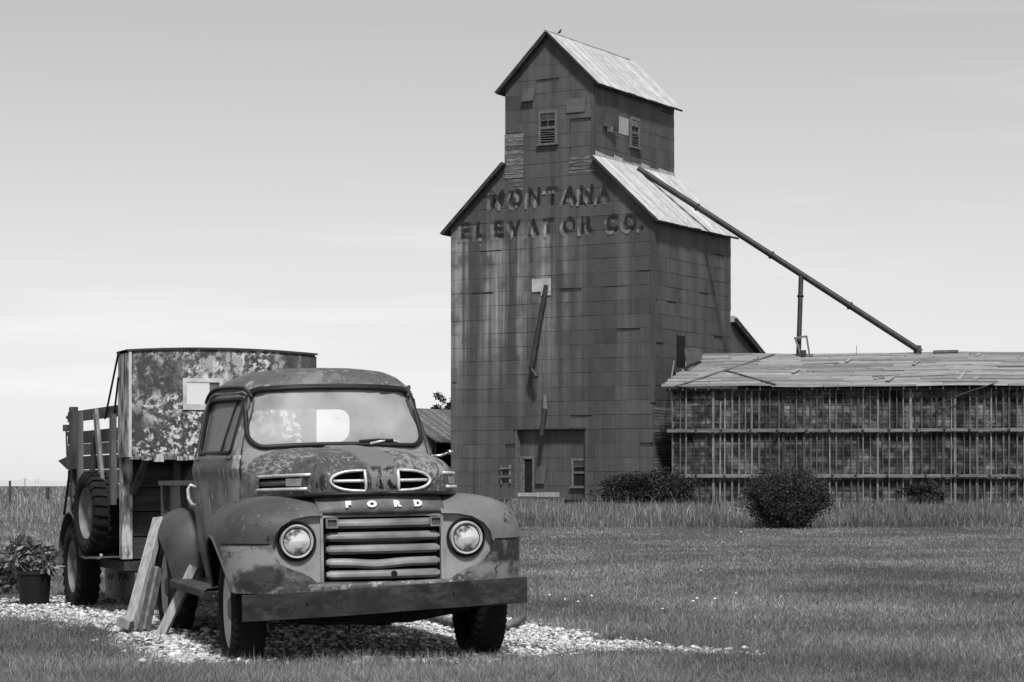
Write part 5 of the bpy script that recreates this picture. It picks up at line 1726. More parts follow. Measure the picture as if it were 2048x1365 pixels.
# ---- running boards, bed, rear fenders -------------------------------------------
for sx in (-1, 1):
    rows = []
    for y in [0.78 + 0.1 * k for k in range(17)]:
        rows.append([(sx * x, y, z) for x, z in ((0.60, 0.40), (0.62, 0.425), (0.86, 0.42), (0.885, 0.405), (0.885, 0.36), (0.87, 0.355))])
    o = MB().grid(rows).build('running_board', MAT['rust_dark'], T, smooth=True); sharp_by_angle(o, 30)
    s_ = o.modifiers.new('s', 'SOLIDIFY'); s_.thickness = 0.006
    # board curves down behind the front wheel
    # bed side: panel, rolled rail, stake pocket
    MB().box(*(sorted((sx * 0.645, sx * 0.66))), 2.03, 4.05, 0.60, 1.09).build('bed_side', MAT['truck_body'], T)
    MB().beam((sx * 0.675, 2.02, 1.105), (sx * 0.675, 4.12, 1.105), 0.085, 0.035).build('bed_rail', MAT['truck_body'], T)
    for y in (2.10, 3.05, 4.0):
        MB().prism([(y - 0.05, 0.62), (y + 0.05, 0.62), (y + 0.05, 1.088), (y - 0.05, 1.088)], 'x', sx * 0.661, sx * 0.71).build('stake_pocket', MAT['truck_body'], T)
    rows = mirror_rows(fender_rows(0.655, 0.255, 2.92, 0.53, 0.60, 0.60, 0.315, 0.40, 2.3, 2.5, 0.02, 0.64), sx)
    o = MB().grid(rows).build('rear_fender', MAT['truck_fender'], T, smooth=True)
    so = o.modifiers.new('solid', 'SOLIDIFY'); so.thickness = 0.012; so.offset = 0
    bake(o)
    cut(o, [MB().tube([(sx * 0.70, 2.92, 0.33), (sx * 1.3, 2.92, 0.33)], 0.40, 48), MB().box(*(sorted((sx * 0.70, sx * 1.3))), 2.52, 3.32, 0.2, 0.34)])
    sharp_by_angle(o, 42)
MB().box(-0.645, 0.645, 2.02, 2.035, 0.60, 1.07).build('bed_front', MAT['truck_body'], T)
MB().box(-0.645, 0.645, 4.04, 4.06, 0.60, 1.07).build('tailgate', MAT['truck_body'], T)
MB().box(-0.64, 0.64, 2.04, 4.04, 0.595, 0.615).build('bed_floor', MAT['timber_dark'], T)
# ------------------------------------------------------------------ second old truck behind: stake rack, wood body, tall painted headboard
C_LOC = (-3.84, 20.2, 0.0); C_ROT = R(22)
camper = empty('stake_truck', C_LOC, C_ROT, 'derelict stake-bed truck with flaking painted box and side-mounted spare tyre', 'truck')
K = camper
def cl(px, py, axis, val): return local_on(px, py, C_LOC, C_ROT, axis, val)
mk('flaking_paint', [(0.34, 0.035), (0.5, 0.065), (0.66, 0.11)], scale=9, rough=0.7, bump=0.12, bscale=50,
   offset=False, detail=11, noise_rough=0.72, ramp2=[(0.38, 0.6), (0.62, 1.2)], scale2=2.1, stretch2=(1, 1, 0.6), grain=0.2)
chips(MAT['flaking_paint'], [(0.34, 13, (1.0, 1, 0.8), 0.48, 0.54, 1.4, 0.40, 0.50, 15), (0.60, 30, (0.8, 1, 0.9), 0.51, 0.56, 2.4, 0.42, 0.52, 12), (0.05, 10, (1.6, 1, 0.10), 0.54, 0.62, 2.0, 0.40, 0.6, 8), (0.03, 22, (1, 1, 0.7), 0.56, 0.60, 3.0, 0.42, 0.55, 8)])
mk('peeling_wood', [(0.34, 0.06), (0.46, 0.13), (0.54, 0.42), (0.7, 0.60)], scale=6, stretch=(3, 3, 0.8), rough=0.85, bump=0.2, bscale=20, offset=False, detail=8)
yF = -1.70; DP = 0.36
x0 = cl(258, 800, 1, yF).x; x1 = cl(630, 720, 1, yF).x
zt = cl(400, 698, 1, yF).z; zb = cl(400, 915, 1, yF).z
wx0, wx1 = cl(370, 790, 1, yF).x, cl(441, 790, 1, yF).x
wz0, wz1 = cl(400, 812, 1, yF).z, cl(400, 762, 1, yF).z
zone(MAT['flaking_paint'], 0.05, ((x1 - 0.13, 99), None, None), 6, 0.30, 0.45, soft=0.015, amount=0.9)
zone(MAT['flaking_paint'], 0.055, ((-99, x0 + 0.45), None, (zt - 0.36, 99)), 5, 0.34, 0.56, soft=0.05, amount=0.85, off=3.0)
# painted front panel with window hole, cambered top
nx = 28
outl = [(x0, zb)] + [(x1, zb)] + [(lerp(x1, x0, k / nx), zt - 0.03 * (2 * k / nx - 1) ** 2) for k in range(nx + 1)]
hole = [(wx0, wz0), (wx1, wz0), (wx1, wz1), (wx0, wz1)]
o = flat_shape('box_front', [outl, hole], 0.012, MAT['flaking_paint'], K); o.location.y = yF
o = flat_shape('box_back', [outl, hole], 0.012, MAT['timber_stake'], K); o.location.y = yF + DP
MB().box(x0 - 0.012, x0 + 0.012, yF - 0.004, yF + DP + 0.01, zb, zt - 0.045).build('box_side', MAT['peeling_wood'], K)
MB().box(x1 - 0.012, x1 + 0.012, yF - 0.004, yF + DP + 0.01, zb, zt - 0.045).build('box_side', MAT['rust_dark'], K)
rows = []
for k in range(nx + 1):
    x = lerp(x0 - 0.02, x1 + 0.02, k / nx); z = zt - 0.03 * (2 * k / nx - 1) ** 2
    rows.append([(x, yF - 0.02, z - 0.004), (x, yF - 0.02, z + 0.012), (x, yF + DP + 0.03, z + 0.012), (x, yF + DP + 0.03, z - 0.004)])
MB().grid(rows).build('box_top', MAT['rust_dark'], K)
MB().box(x0, x1, yF + 0.012, yF + DP - 0.012, zb, zb + 0.015).build('box_bottom', MAT['timber_dark'], K)
MB().beam((x0 + 0.006, yF - 0.012, zb), (x0 + 0.006, yF - 0.012, zt - 0.04), 0.022, 0.022).build('corner_strip', MAT['rim_paint'], K)
# ragged lower edge
for k in range(16):
    a = lerp(x0, x1, k / 16); b = lerp(x0, x1, (k + 1) / 16)
    MB().box(a, b - 0.01, yF - 0.016, yF - 0.007, zb - 0.03 + random.uniform(-.012, .012), zb + random.uniform(0.0, 0.03)).build('edge_strip', MAT['peeling_wood'] if random.random() < .5 else MAT['flaking_paint'], K)
win = empty('window', (0, yF, 0)); win.parent = K
flat_shape('frame', [[(wx0 - .02, wz0 - .035), (wx1 + .02, wz0 - .035), (wx1 + .02, wz1 + .02), (wx0 - .02, wz1 + .02)], [(wx0 + .012, wz0 + .012), (wx1 - .012, wz0 + .012), (wx1 - .012, wz1 - .012), (wx0 + .012, wz1 - .012)]], 0.03, MAT['rim_paint'], win)
MB().box(wx0 + .01, wx1 - .01, -0.004, 0.002, wz0 + .01, wz1 - .01).build('pane', MAT['camper_glass'], win)
# post below the box, braces
px_ = cl(252, 1030, 1, -1.33).x
MB().beam((px_, -1.33, 0.46), (px_, -1.33, zb), 0.09, 0.09).build('post', MAT['peeling_wood'], K)
MB().beam((px_ + 0.05, -1.38, zb - 0.30), (px_ + 0.10, yF + 0.05, zb - 0.01), 0.05, 0.03).build('brace', MAT['timber_stake'], K)
for xx in (0.55, 0.95):
    MB().beam((xx, -1.36, 0.85), (xx, -1.36, zb), 0.05, 0.05).build('brace', MAT['timber_stake'], K)
    MB().beam((xx, -1.38, zb - 0.35), (xx + 0.12, yF + 0.05, zb - 0.01), 0.05, 0.03).build('brace', MAT['timber_stake'], K)
# wooden front wall of the body
zz = 0.46
for h in (0.19, 0.21, 0.20, 0.20):
    MB().box(px_ + 0.05, 1.62, -1.30 - random.uniform(0, .008), -1.27, zz, zz + h - 0.012).build('body_board', MAT['timber_dark'], K)
    zz += h
MB().box(px_ + 0.05, 1.62, -1.26, -1.25, 0.44, zb).build('body_wall', MAT['black_gap'], K)
MB().box(px_ - 0.02, 1.66, -1.36, 2.0, 0.36, 0.44).build('body_floor', MAT['rust_dark'], K)
MB().box(0.45, 1.2, -2.6, 2.0, 0.30, 0.42).build('chassis', MAT['rust_dark'], K)
# stake rack down the left side
XS = 0.10
def slat(z, h, m='timber_stake', y0=-1.28, y1=0.98, x=XS, name='slat'):
    MB().box(x - 0.014, x + 0.014, y0, y1, z, z + h).build(name, MAT[m], K)
for z, h in ((1.655, 0.095), (1.45, 0.11), (1.345, 0.10), (1.215, 0.12), (1.09, 0.12), (0.965, 0.12)):
    slat(z, h)
for (py0, py1, px0, px1, w, m) in ((822, 1012, 148, 148, .085, 'timber_stake'), (824, 1100, 160, 161, .08, 'timber_post'), (828, 1010, 226, 226, .085, 'timber_stake')):
    a = cl(px0, py0, 0, XS - 0.035); b = cl(px1, py1, 0, XS - 0.035)
    MB().beam(b, a, w, 0.045, up=(1, 0, 0)).build('stake', MAT[m], K)
for (p0, p1, m, off) in (((191, 822), (207, 1000), 'timber_post', 0.07), ((189, 870), (181, 1000), 'timber_stake', 0.05)):
    a = cl(*p0, 0, XS - off); b = cl(*p1, 0, XS - off)
    MB().beam(b, a, 0.09, 0.03, up=(1, 0, 0)).build('loose_slat', MAT[m], K)
# rear post with fittings, sloping bracket
a = cl(147, 815, 0, XS); b = cl(150, 1025, 0, XS)
MB().beam(b, a, 0.08, 0.07, up=(1, 0, 0)).build('rear_post', MAT['timber_stake'], K)
for py in (835, 868, 905):
    q = cl(137, py, 0, XS - 0.02)
    MB().lathe([(-.03, 0), (-.03, .02), (.03, .02), (.03, 0)], 8, 'y', q).build('fitting', MAT['rust_dark'], K)
q0, q1 = cl(132, 850, 0, XS), cl(135, 930, 0, XS)
MB().tube([q0, q0 + Vector((0, 0, -.06))], 0.03, 8).build('hinge_pin', MAT['rust_dark'], K)
MB().tube([q0, q1], 0.008, 6).build('rod', MAT['rust_dark'], K)
# drooping canvas-like flap at the rear
f0, f1, f2, f3 = cl(152, 905, 0, XS - .05), cl(116, 922, 0, XS - .16), cl(135, 940, 0, XS - .1), cl(152, 938, 0, XS - .05)
MB().add([f0, f1, f2, f3, f0 + Vector((.03, 0, 0)), f1 + Vector((.03, 0, 0)), f2 + Vector((.03, 0, 0)), f3 + Vector((.03, 0, 0))], [(0,1,2,3), (7,6,5,4), (0,4,5,1), (1,5,6,2), (2,6,7,3), (3,7,4,0)]).build('bent_flap', MAT['rust_dark'], K)
a, b = cl(140, 940, 0, XS - .04), cl(128, 1030, 0, XS - .04)
MB().tube([a, b], 0.012, 6).build('rod', MAT['timber_post'], K)
# stays from the box to the rack
for p0, p1 in (((237, 706), (210, 838)), ((237, 755), (228, 832))):
    MB().tube([cl(*p0, 0, x0 - 0.02), cl(*p1, 0, XS - 0.02)], 0.009, 6).build('stay', MAT['rust_dark'], K)
# rear fender and running board
xo = -0.10
fr = []
prof = []
for k in range(26):
    a = R(-8 + 196 * k / 25)
    prof.append((0.0 + 0.47 * math.cos(a), 0.37 + 0.46 * math.sin(a)))
# front skirt of the fender sweeps into the running board
sk = [(-0.46, 0.37), (-0.52, 0.40), (-0.60, 0.425), (-0.72, 0.445), (-0.9, 0.455), (-1.10, 0.460), (-1.32, 0.462)]
path = [p for p in prof if p[0] > -0.44]
path = path + [(-0.475, 0.50), (-0.51, 0.46)] + sk[3:]
def _w(i): return 0.0
rows = [[(xo, y, z) , (xo + 0.02, y, z + 0.014), (xo + 0.30, y, z + 0.014), (xo + 0.30, y, z - 0.004)] for y, z in path]
o = MB().grid(rows).build('fender', MAT['truck_fender'], K, smooth=True); sharp_by_angle(o, 50)
s_ = o.modifiers.new('s', 'SOLIDIFY'); s_.thickness = 0.008
MB().box(0.22, 0.26, -0.5, 0.46, 0.40, 0.82).build('wheel_house', MAT['black_gap'], K)
MB().beam((0.05, -0.74, 0.475), (-0.02, -1.02, 0.485), 0.02, 0.02).build('lug_wrench', MAT['chrome'], K)
wheel(K, (0.02, 0.0, 0.355), R0=0.375, W=0.20, rimr=0.225, flat=0.02, side=-1, rim='rim_dark', lug=26, dish=0.05)
wheel(K, (1.55, 0.0, 0.355), R0=0.375, W=0.20, rimr=0.225, flat=0.02, side=1, rim='rim_dark', lug=26, dish=0.05)
wheel(K, (1.5, -2.6, 0.355), R0=0.375, W=0.20, rimr=0.225, flat=0.02, side=1, rim='rim_dark', lug=0, dish=0.05)
wheel(K, (0.25, -2.6, 0.355), R0=0.375, W=0.20, rimr=0.225, flat=0.02, side=-1, rim='rim_dark', lug=0, dish=0.05)
spx = cl(196, 1030, 1, -0.62)
wheel(K, (0.02, -0.66, 0.835), R0=0.345, W=0.24, rimr=0.215, flat=0.0, side=-1, rim='rim_dark', lug=26, dish=0.055, name='spare_wheel', steer=R(5))

# ------------------------------------------------------------------ bits around the trucks
def mk_bucket(name, loc, r0, r1, h, mat, label, cat, letters=None):
    b = empty(name, loc, 0, label, cat)
    MB().lathe([(0, 0), (0, r0), (h, r1), (h, r1 + .006), (h - .02, r1 + .010), (h - .022, r1 - .002), (h - .01, r1 - .006), (0.02, r0 - .006), (0.02, 0)], 32, 'z').build('shell', MAT[mat], b, auto=40)
    return b
mk('bucket_plastic', [(0.3, 0.30), (0.5, 0.36), (0.7, 0.40)], scale=6, rough=0.5, bump=0.02)
mk('bucket_ink', [(0.3, 0.06), (0.7, 0.09)], rough=0.6, bump=0)
g_ = gpt(240, 1196)
bk = mk_bucket('bucket', (g_.x, g_.y, 0), 0.135, 0.145, 0.31, 'bucket_plastic', 'pale printed bucket on the gravel under the stake truck', 'bucket')
for ch, ang, zz_, sz in (('W', -30, 0.17, 0.10), ('PA', 22, 0.17, 0.10)):
    me = text_mesh(ch, sz, 0.0, 0.001, 0.8); me.materials.append(MAT['bucket_ink'])
    rr = 0.1475
    for v in me.vertices:
        a = R(ang) + v.co.x / rr
        v.co = (rr * math.sin(a), -rr * math.cos(a), v.co.z + zz_)
    share('lettering', me, bk)
for ang in (-30, 22):
    for k in range(4):
        mb = MB(); rr = 0.1455
        rows = []
        for i in range(5):
            a = R(ang - 10 + 20 * i / 4 * (0.8 if k % 2 else 1.0))
            rows.append([(rr * math.sin(a), -rr * math.cos(a), 0.145 - k * 0.022), (rr * math.sin(a), -rr * math.cos(a), 0.138 - k * 0.022)])
        mb.grid(rows).build('print_line', MAT['bucket_ink'], bk, fix=False)
# planks leaning on the rear fender
def plank(name, foot_px, top_px, Yf, Yt, w, th, mat, label, facing=(-0.45, -0.9, 0.15)):
    a = wpt(*foot_px, Yf); b = wpt(*top_px, Yt)
    d = (b - a).normalized()
    n_ = Vector(facing); n_ = (n_ - d * n_.dot(d)).normalized()
    o = MB().beam((0, 0, 0), (b - a), w, th, up=n_, j=0.002).build(name, MAT[mat], None)
    o.location = a
    tag(o, label, 'plank', 'planks leaning on the pickup')
    bevel(o, 0.004)
    return o
Yb = gpt(258, 1266).y
plank('plank', (258, 1262), (319, 1037), Yb - 0.05, Yb + 0.32, 0.095, 0.055, 'timber_pale', 'widest pale plank leaning on the pickup rear fender', (-0.55, -0.8, 0.2))
plank('plank', (276, 1262), (305, 1136), Yb, Yb + 0.16, 0.035, 0.075, 'timber_rail', 'short plank just right of the widest leaning plank')
plank('plank', (291, 1262), (318, 1136), Yb + 0.05, Yb + 0.2, 0.03, 0.075, 'timber_rail', 'thin plank nearest the pickup rear wheel')
Yb2 = gpt(322, 1273).y
plank('plank', (322, 1271), (389, 1134), Yb2, Yb2 + 0.05, 0.072, 0.04, 'timber_pale', 'pale plank propped alone across the running board', (-0.25, -0.95, 0.3))
fp = wpt(251, 1252, Yb - 0.08)
o = MB().box(-0.055, 0.055, -0.03, 0.03, -0.035, 0.035).build('wood_block', MAT['timber_pale'], None); o.location = fp + Vector((0.0, -0.02, 0.02)); o.rotation_euler = (0, R(18), R(-20)); bevel(o, 0.004)
tag(o, 'small wood block nailed across the foot of the widest plank', 'wood block')
# hose on the gravel beyond the right front wheel
pp = [gpt(848, 1247), gpt(900, 1258), gpt(960, 1272), gpt(1010, 1268), gpt(1045, 1252)]
o = MB().tube([p + Vector((0, 0, 0.055)) for p in pp], 0.03, 8).build('timber_edging', MAT['timber_rail'], None, smooth=True)
o.name = 'pole'
tag(o, 'grey weathered pole lying on the gravel behind the right front wheel', 'pole')
# ------------------------------------------------------------------ gravel bed
def inside(poly, x, y):
    """vectorised point in polygon"""
    x = np.asarray(x); y = np.asarray(y)
    r_ = np.zeros(x.shape, bool)
    n = len(poly)
    for i in range(n):
        x1_, y1_ = poly[i]; x2_, y2_ = poly[(i + 1) % n]
        c = ((y1_ > y) != (y2_ > y)) & (x < (x2_ - x1_) * (y - y1_) / (y2_ - y1_ + 1e-12) + x1_)
        r_ ^= c
    return r_
gp_px = [(-60, 1205), (-60, 1236), (60, 1240), (150, 1252), (215, 1268), (225, 1290), (300, 1318), (330, 1330), (430, 1333), (520, 1328), (600, 1326), (760, 1330), (850, 1328),
         (950, 1324), (1040, 1320), (1130, 1312), (1240, 1306), (1330, 1306), (1430, 1312), (1530, 1314), (1480, 1306), (1390, 1299), (1330, 1298), (1280, 1285), (1225, 1283),
         (1170, 1268), (1100, 1258), (1045, 1246), (1000, 1238), (900, 1222), (700, 1205), (500, 1196), (250, 1192), (100, 1196)]
GRAVEL = [(gpt(*p).x, gpt(*p).y) for p in gp_px]
from mathutils import noise as mnoise
def fast_mesh(name, co, tris, mat, smooth=False):
    me = bpy.data.meshes.new(name)
    nv, nt = len(co), len(tris)
    me.vertices.add(nv); me.vertices.foreach_set('co', np.ascontiguousarray(co, dtype=np.float32).ravel())
    me.loops.add(nt * 3); me.loops.foreach_set('vertex_index', np.ascontiguousarray(tris, dtype=np.int32).ravel())
    me.polygons.add(nt); me.polygons.foreach_set('loop_start', np.arange(0, nt * 3, 3, dtype=np.int32))
    me.polygons.foreach_set('loop_total', np.full(nt, 3, dtype=np.int32))
    if smooth: me.polygons.foreach_set('use_smooth', np.ones(nt, dtype=bool))
    me.materials.append(mat)
    me.update(calc_edges=True)
    return share(name, me)
def ico(sub):
    bm = bmesh.new(); bmesh.ops.create_icosphere(bm, subdivisions=sub, radius=1.0)
    v = np.array([q.co[:] for q in bm.verts]); f = np.array([[q.index for q in p.verts] for p in bm.faces]); bm.free()
    return v, f
mk('pebble', [(0.3, 0.34), (0.5, 0.50), (0.7, 0.64)], scale=14, rough=0.85, bump=0.2, bscale=90, world_co=True, offset=False, island=0.48, spec=0.2)
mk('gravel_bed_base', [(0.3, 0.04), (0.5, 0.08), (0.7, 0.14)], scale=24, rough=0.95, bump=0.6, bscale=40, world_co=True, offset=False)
gx = np.array([p[0] for p in GRAVEL]); gy = np.array([p[1] for p in GRAVEL])
def stones(n, smin, smax, poly, zmul=0.35, dens_near=True, sub=1):
    V, F = ico(sub)
    xs, ys = [], []
    while len(xs) < n:
        x = rng.uniform(gx.min(), gx.max(), 20000); y = rng.uniform(gy.min(), gy.max(), 20000)
        k = inside(poly, x + rng.normal(0, 0.06, 20000), y + rng.normal(0, 0.12, 20000)) & (rng.uniform(0, 1, 20000) < np.clip((17.0 / y) ** 3, 0, 1)) & ((np.sin(x * 5.1 + 2 * np.sin(y * 1.7)) * np.sin(y * 2.6 + np.sin(x * 3.3)) < 0.62) | (rng.uniform(0, 1, 20000) < 0.25))
        xs += list(x[k]); ys += list(y[k])
    xs = np.array(xs[:n]); ys = np.array(ys[:n])
    # stones thinned under the pickup, so the dark bed imitates its shade
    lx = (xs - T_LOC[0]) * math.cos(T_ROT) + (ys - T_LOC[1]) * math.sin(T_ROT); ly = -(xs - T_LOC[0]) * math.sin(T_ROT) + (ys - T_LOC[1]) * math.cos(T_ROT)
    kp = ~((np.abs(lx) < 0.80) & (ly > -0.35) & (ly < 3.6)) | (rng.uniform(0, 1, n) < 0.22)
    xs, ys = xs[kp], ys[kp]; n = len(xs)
    s = smin + (smax - smin) * rng.uniform(0, 1, n) ** 2.2
    co = np.empty((n, len(V), 3)); 
    a = rng.uniform(0, 2*np.pi, n)
    ax = s * rng.uniform(0.8, 1.5, n); ay = s * rng.uniform(0.7, 1.1, n); az = s * rng.uniform(0.3, 0.65, n)
    P = V[None] * (1 + 0.16 * rng.standard_normal((n, len(V), 1)))
    X, Yv, Z = P[..., 0] * ax[:, None], P[..., 1] * ay[:, None], P[..., 2] * az[:, None]
    tl = rng.normal(0, 0.25, n)[:, None]
    X, Z = X * np.cos(tl) - Z * np.sin(tl), X * np.sin(tl) + Z * np.cos(tl)
    ca, sa = np.cos(a)[:, None], np.sin(a)[:, None]
    co[..., 0] = X * ca - Yv * sa + xs[:, None]; co[..., 1] = X * sa + Yv * ca + ys[:, None]
    co[..., 2] = Z + (az * rng.uniform(0.2, 0.9, n) + rng.uniform(0, 0.012, n))[:, None]
    T_ = (F[None] + (np.arange(n) * len(V))[:, None, None]).reshape(-1, 3)
    return co.reshape(-1, 3), T_
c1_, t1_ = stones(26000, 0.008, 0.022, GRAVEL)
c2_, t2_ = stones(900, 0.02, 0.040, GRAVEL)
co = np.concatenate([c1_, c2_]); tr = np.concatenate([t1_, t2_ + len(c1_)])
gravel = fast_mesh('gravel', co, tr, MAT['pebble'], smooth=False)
tag(gravel, 'pale rounded gravel bed under and around the pickup truck', 'gravel', kind='stuff')
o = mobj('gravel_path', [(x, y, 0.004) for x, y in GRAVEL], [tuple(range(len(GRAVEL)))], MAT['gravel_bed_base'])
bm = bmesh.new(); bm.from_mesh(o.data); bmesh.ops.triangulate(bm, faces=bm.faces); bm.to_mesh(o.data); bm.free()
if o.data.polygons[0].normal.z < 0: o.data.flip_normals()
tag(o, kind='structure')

# ------------------------------------------------------------------ grass
def blade_mat(name, lo, mid, hi, trans=0.35, dry=0.12, wscale=0.35):
    m = bpy.data.materials.new(name); m.use_nodes = True
    N, L = m.node_tree.nodes, m.node_tree.links
    b = N['Principled BSDF']; N.remove(b)
    df = N.new('ShaderNodeBsdfDiffuse'); tl = N.new('ShaderNodeBsdfTranslucent'); mx = N.new('ShaderNodeMixShader'); mx.inputs['Fac'].default_value = trans
    g = N.new('ShaderNodeNewGeometry')
    cr_ = N.new('ShaderNodeValToRGB'); e = cr_.color_ramp.elements
    e[0].position = 0.0; e[0].color = (lo, lo, lo, 1); e[1].position = 1 - dry; e[1].color = (mid, mid, mid, 1)
    x = e.new(1.0); x.color = (hi, hi, hi, 1)
    L.new(g.outputs['Random Per Island'], cr_.inputs['Fac'])
    n = N.new('ShaderNodeTexNoise'); n.inputs['Scale'].default_value = wscale; n.inputs['Detail'].default_value = 5
    mp = N.new('ShaderNodeMapping'); mp.inputs['Scale'].default_value = (1, 0.8, 1)
    L.new(g.outputs['Position'], mp.inputs['Vector']); L.new(mp.outputs['Vector'], n.inputs['Vector'])
    mr = N.new('ShaderNodeMapRange'); mr.inputs['From Min'].default_value = 0.35; mr.inputs['From Max'].default_value = 0.65
    mr.inputs['To Min'].default_value = 0.60; mr.inputs['To Max'].default_value = 1.42
    L.new(n.outputs['Fac'], mr.inputs['Value'])
    mu = N.new('ShaderNodeMix'); mu.data_type = 'RGBA'; mu.blend_type = 'MULTIPLY'; mu.inputs['Factor'].default_value = 1
    L.new(cr_.outputs['Color'], mu.inputs['A']); L.new(mr.outputs['Result'], mu.inputs['B'])
    L.new(mu.outputs['Result'], df.inputs['Color']); L.new(mu.outputs['Result'], tl.inputs['Color'])
    L.new(df.outputs[0], mx.inputs[1]); L.new(tl.outputs[0], mx.inputs[2]); L.new(mx.outputs[0], N['Material Output'].inputs['Surface'])
    MAT[name] = m
    return m
blade_mat('lawn_blade', 0.09, 0.36, 0.60)
blade_mat('tall_blade', 0.04, 0.20, 0.52, dry=0.22, wscale=0.30)
blade_mat('weed_blade', 0.10, 0.32, 0.60, dry=0.3, wscale=0.12)

def blades(name, x, y, h, w, mat, lean=0.5, bend=True, label=None):
    n = len(x)
    a = rng.uniform(0, 2*np.pi, n)
    dx, dy = np.cos(a), np.sin(a)
    l = np.abs(rng.normal(0, lean, n)) * h
    fa = rng.uniform(0, 2*np.pi, n)
    wx, wy = np.cos(fa) * w / 2, np.sin(fa) * w / 2
    if bend:
        co = np.empty((n, 5, 3)); 
        co[:, 0] = np.stack([x - wx, y - wy, np.zeros(n)], 1); co[:, 1] = np.stack([x + wx, y + wy, np.zeros(n)], 1)
        mxp, myp, mz = x + dx * l * 0.32, y + dy * l * 0.32, h * 0.6
        co[:, 2] = np.stack([mxp - wx * 0.8, myp - wy * 0.8, mz], 1); co[:, 3] = np.stack([mxp + wx * 0.8, myp + wy * 0.8, mz], 1)
        co[:, 4] = np.stack([x + dx * l, y + dy * l, h * rng.uniform(0.8, 1.0, n)], 1)
        f = np.array([[0, 1, 3], [0, 3, 2], [2, 3, 4]])
        tris = (f[None] + (np.arange(n) * 5)[:, None, None]).reshape(-1, 3)
    else:
        co = np.empty((n, 3, 3))
        co[:, 0] = np.stack([x - wx, y - wy, np.zeros(n)], 1); co[:, 1] = np.stack([x + wx, y + wy, np.zeros(n)], 1)
        co[:, 2] = np.stack([x + dx * l, y + dy * l, h], 1)
        tris = (np.array([[0, 1, 2]])[None] + (np.arange(n) * 3)[:, None, None]).reshape(-1, 3)
    o = fast_mesh(name, co.reshape(-1, 3), tris, MAT[mat])
    tag(o, label, 'grass', kind='stuff')
    return o
def frustum_xy(n, y0, y1, power=1.0, m=1.24):
    """points over the visible wedge of ground, evenly spread in the picture's rows"""
    s = rng.uniform(0, 1, n)
    inv = 1 / y1 + (1 / y0 - 1 / y1) * s ** power
    y = 1 / inv
    x = rng.uniform(-1, 1, n) * (1024 / FPX) * m * y
    return x, y
YMOW = gpt(1300, 1056).y
# mown lawn
x, y = frustum_xy(620000, 11.5, YMOW + 1.0)
grx = inside(GRAVEL, x, y)
edge = inside([(px_x * 1.0, py_y) for px_x, py_y in GRAVEL], x, y + 0.0)
keep = ~grx
x, y = x[keep], y[keep]
def vnoise(x, y, s, seed=0.0):
    v = np.zeros(len(x))
    for k, (fx, fy, ph) in enumerate(((1.0, 0.6, 0.3), (-0.7, 1.1, 1.9), (0.4, -1.3, 4.0), (1.6, 1.5, 2.2))):
        v += np.sin((x * fx + y * fy) / s + ph + seed)
    return v / 4
hh = (0.022 + 0.028 * rng.uniform(0, 1, len(x)) ** 2) * (1 + 0.30 * vnoise(x, y, 0.8) + 0.35 * vnoise(x, y, 0.17, 2.0) + 0.35 * vnoise(x, y, 0.06, 5.0))
hh = np.clip(hh, 0.015, 0.12)
# longer fringe next to the gravel
fr_ = inside([(px_, py_ - 0.35) for px_, py_ in GRAVEL], x, y) | inside([(px_, py_ + 0.45) for px_, py_ in GRAVEL], x, y)
hh = np.where(fr_, hh * rng.uniform(1.0, 2.1, len(x)), hh)
ww = np.clip(0.0042 * (y / 14.0) ** 0.9, 0.0038, 0.016)
blades('lawn_grass', x, y, hh, ww, 'lawn_blade', lean=0.65, bend=False, label='short mown lawn grass in front of the buildings')
# a few grass stems reaching up in front of the bumper, and tufts in the gravel
tp = [(650, 1316, .14), (720, 1318, .15), (648, 1320, .12), (705, 1322, .1), (860, 1322, .08), (795, 1322, .07), (930, 1318, .09), (950, 1315, .09), (1000, 1312, .08), (560, 1326, .05), (505, 1322, .06),
      (740, 1322, .06), (690, 1322, .08), (770, 1324, .07), (885, 1322, .06), (910, 1320, .07), (1150, 1262, .12), (1180, 1264, .11), (1210, 1270, .12), (640, 1322, .09)]
xx, yy, hhv = [], [], []
for (px, py, h) in tp:
    g_ = gpt(px, py)
    for k in range(4):
        xx.append(g_.x + rng.normal(0, .025)); yy.append(g_.y + rng.normal(0, .05)); hhv.append(h * rng.uniform(0.5, 1.1))
blades('grass_stems', np.array(xx), np.array(yy), np.array(hhv), np.full(len(xx), 0.006), 'weed_blade', lean=0.25, label='single long grass stems at the edge of the gravel')
# tufts inside the gravel, left part
xg, yg = frustum_xy(60000, 14.5, 24)
inner = inside([(a_, b_ + 0.30) for a_, b_ in GRAVEL], xg, yg) & inside([(a_, b_ - 0.30) for a_, b_ in GRAVEL], xg, yg)
m_ = inside(GRAVEL, xg, yg) & (vnoise(xg, yg, 0.16) + 0.6 * vnoise(xg, yg, 0.07, 1.0) > 0.50 - 0.42 * (xg < -2.5) - 0.48 * (~inner))
blades('gravel_weeds', xg[m_], yg[m_], rng.uniform(0.02, 0.06, m_.sum()), np.full(m_.sum(), 0.006), 'lawn_blade', lean=0.6, bend=False, label='sparse low weeds growing through the gravel')

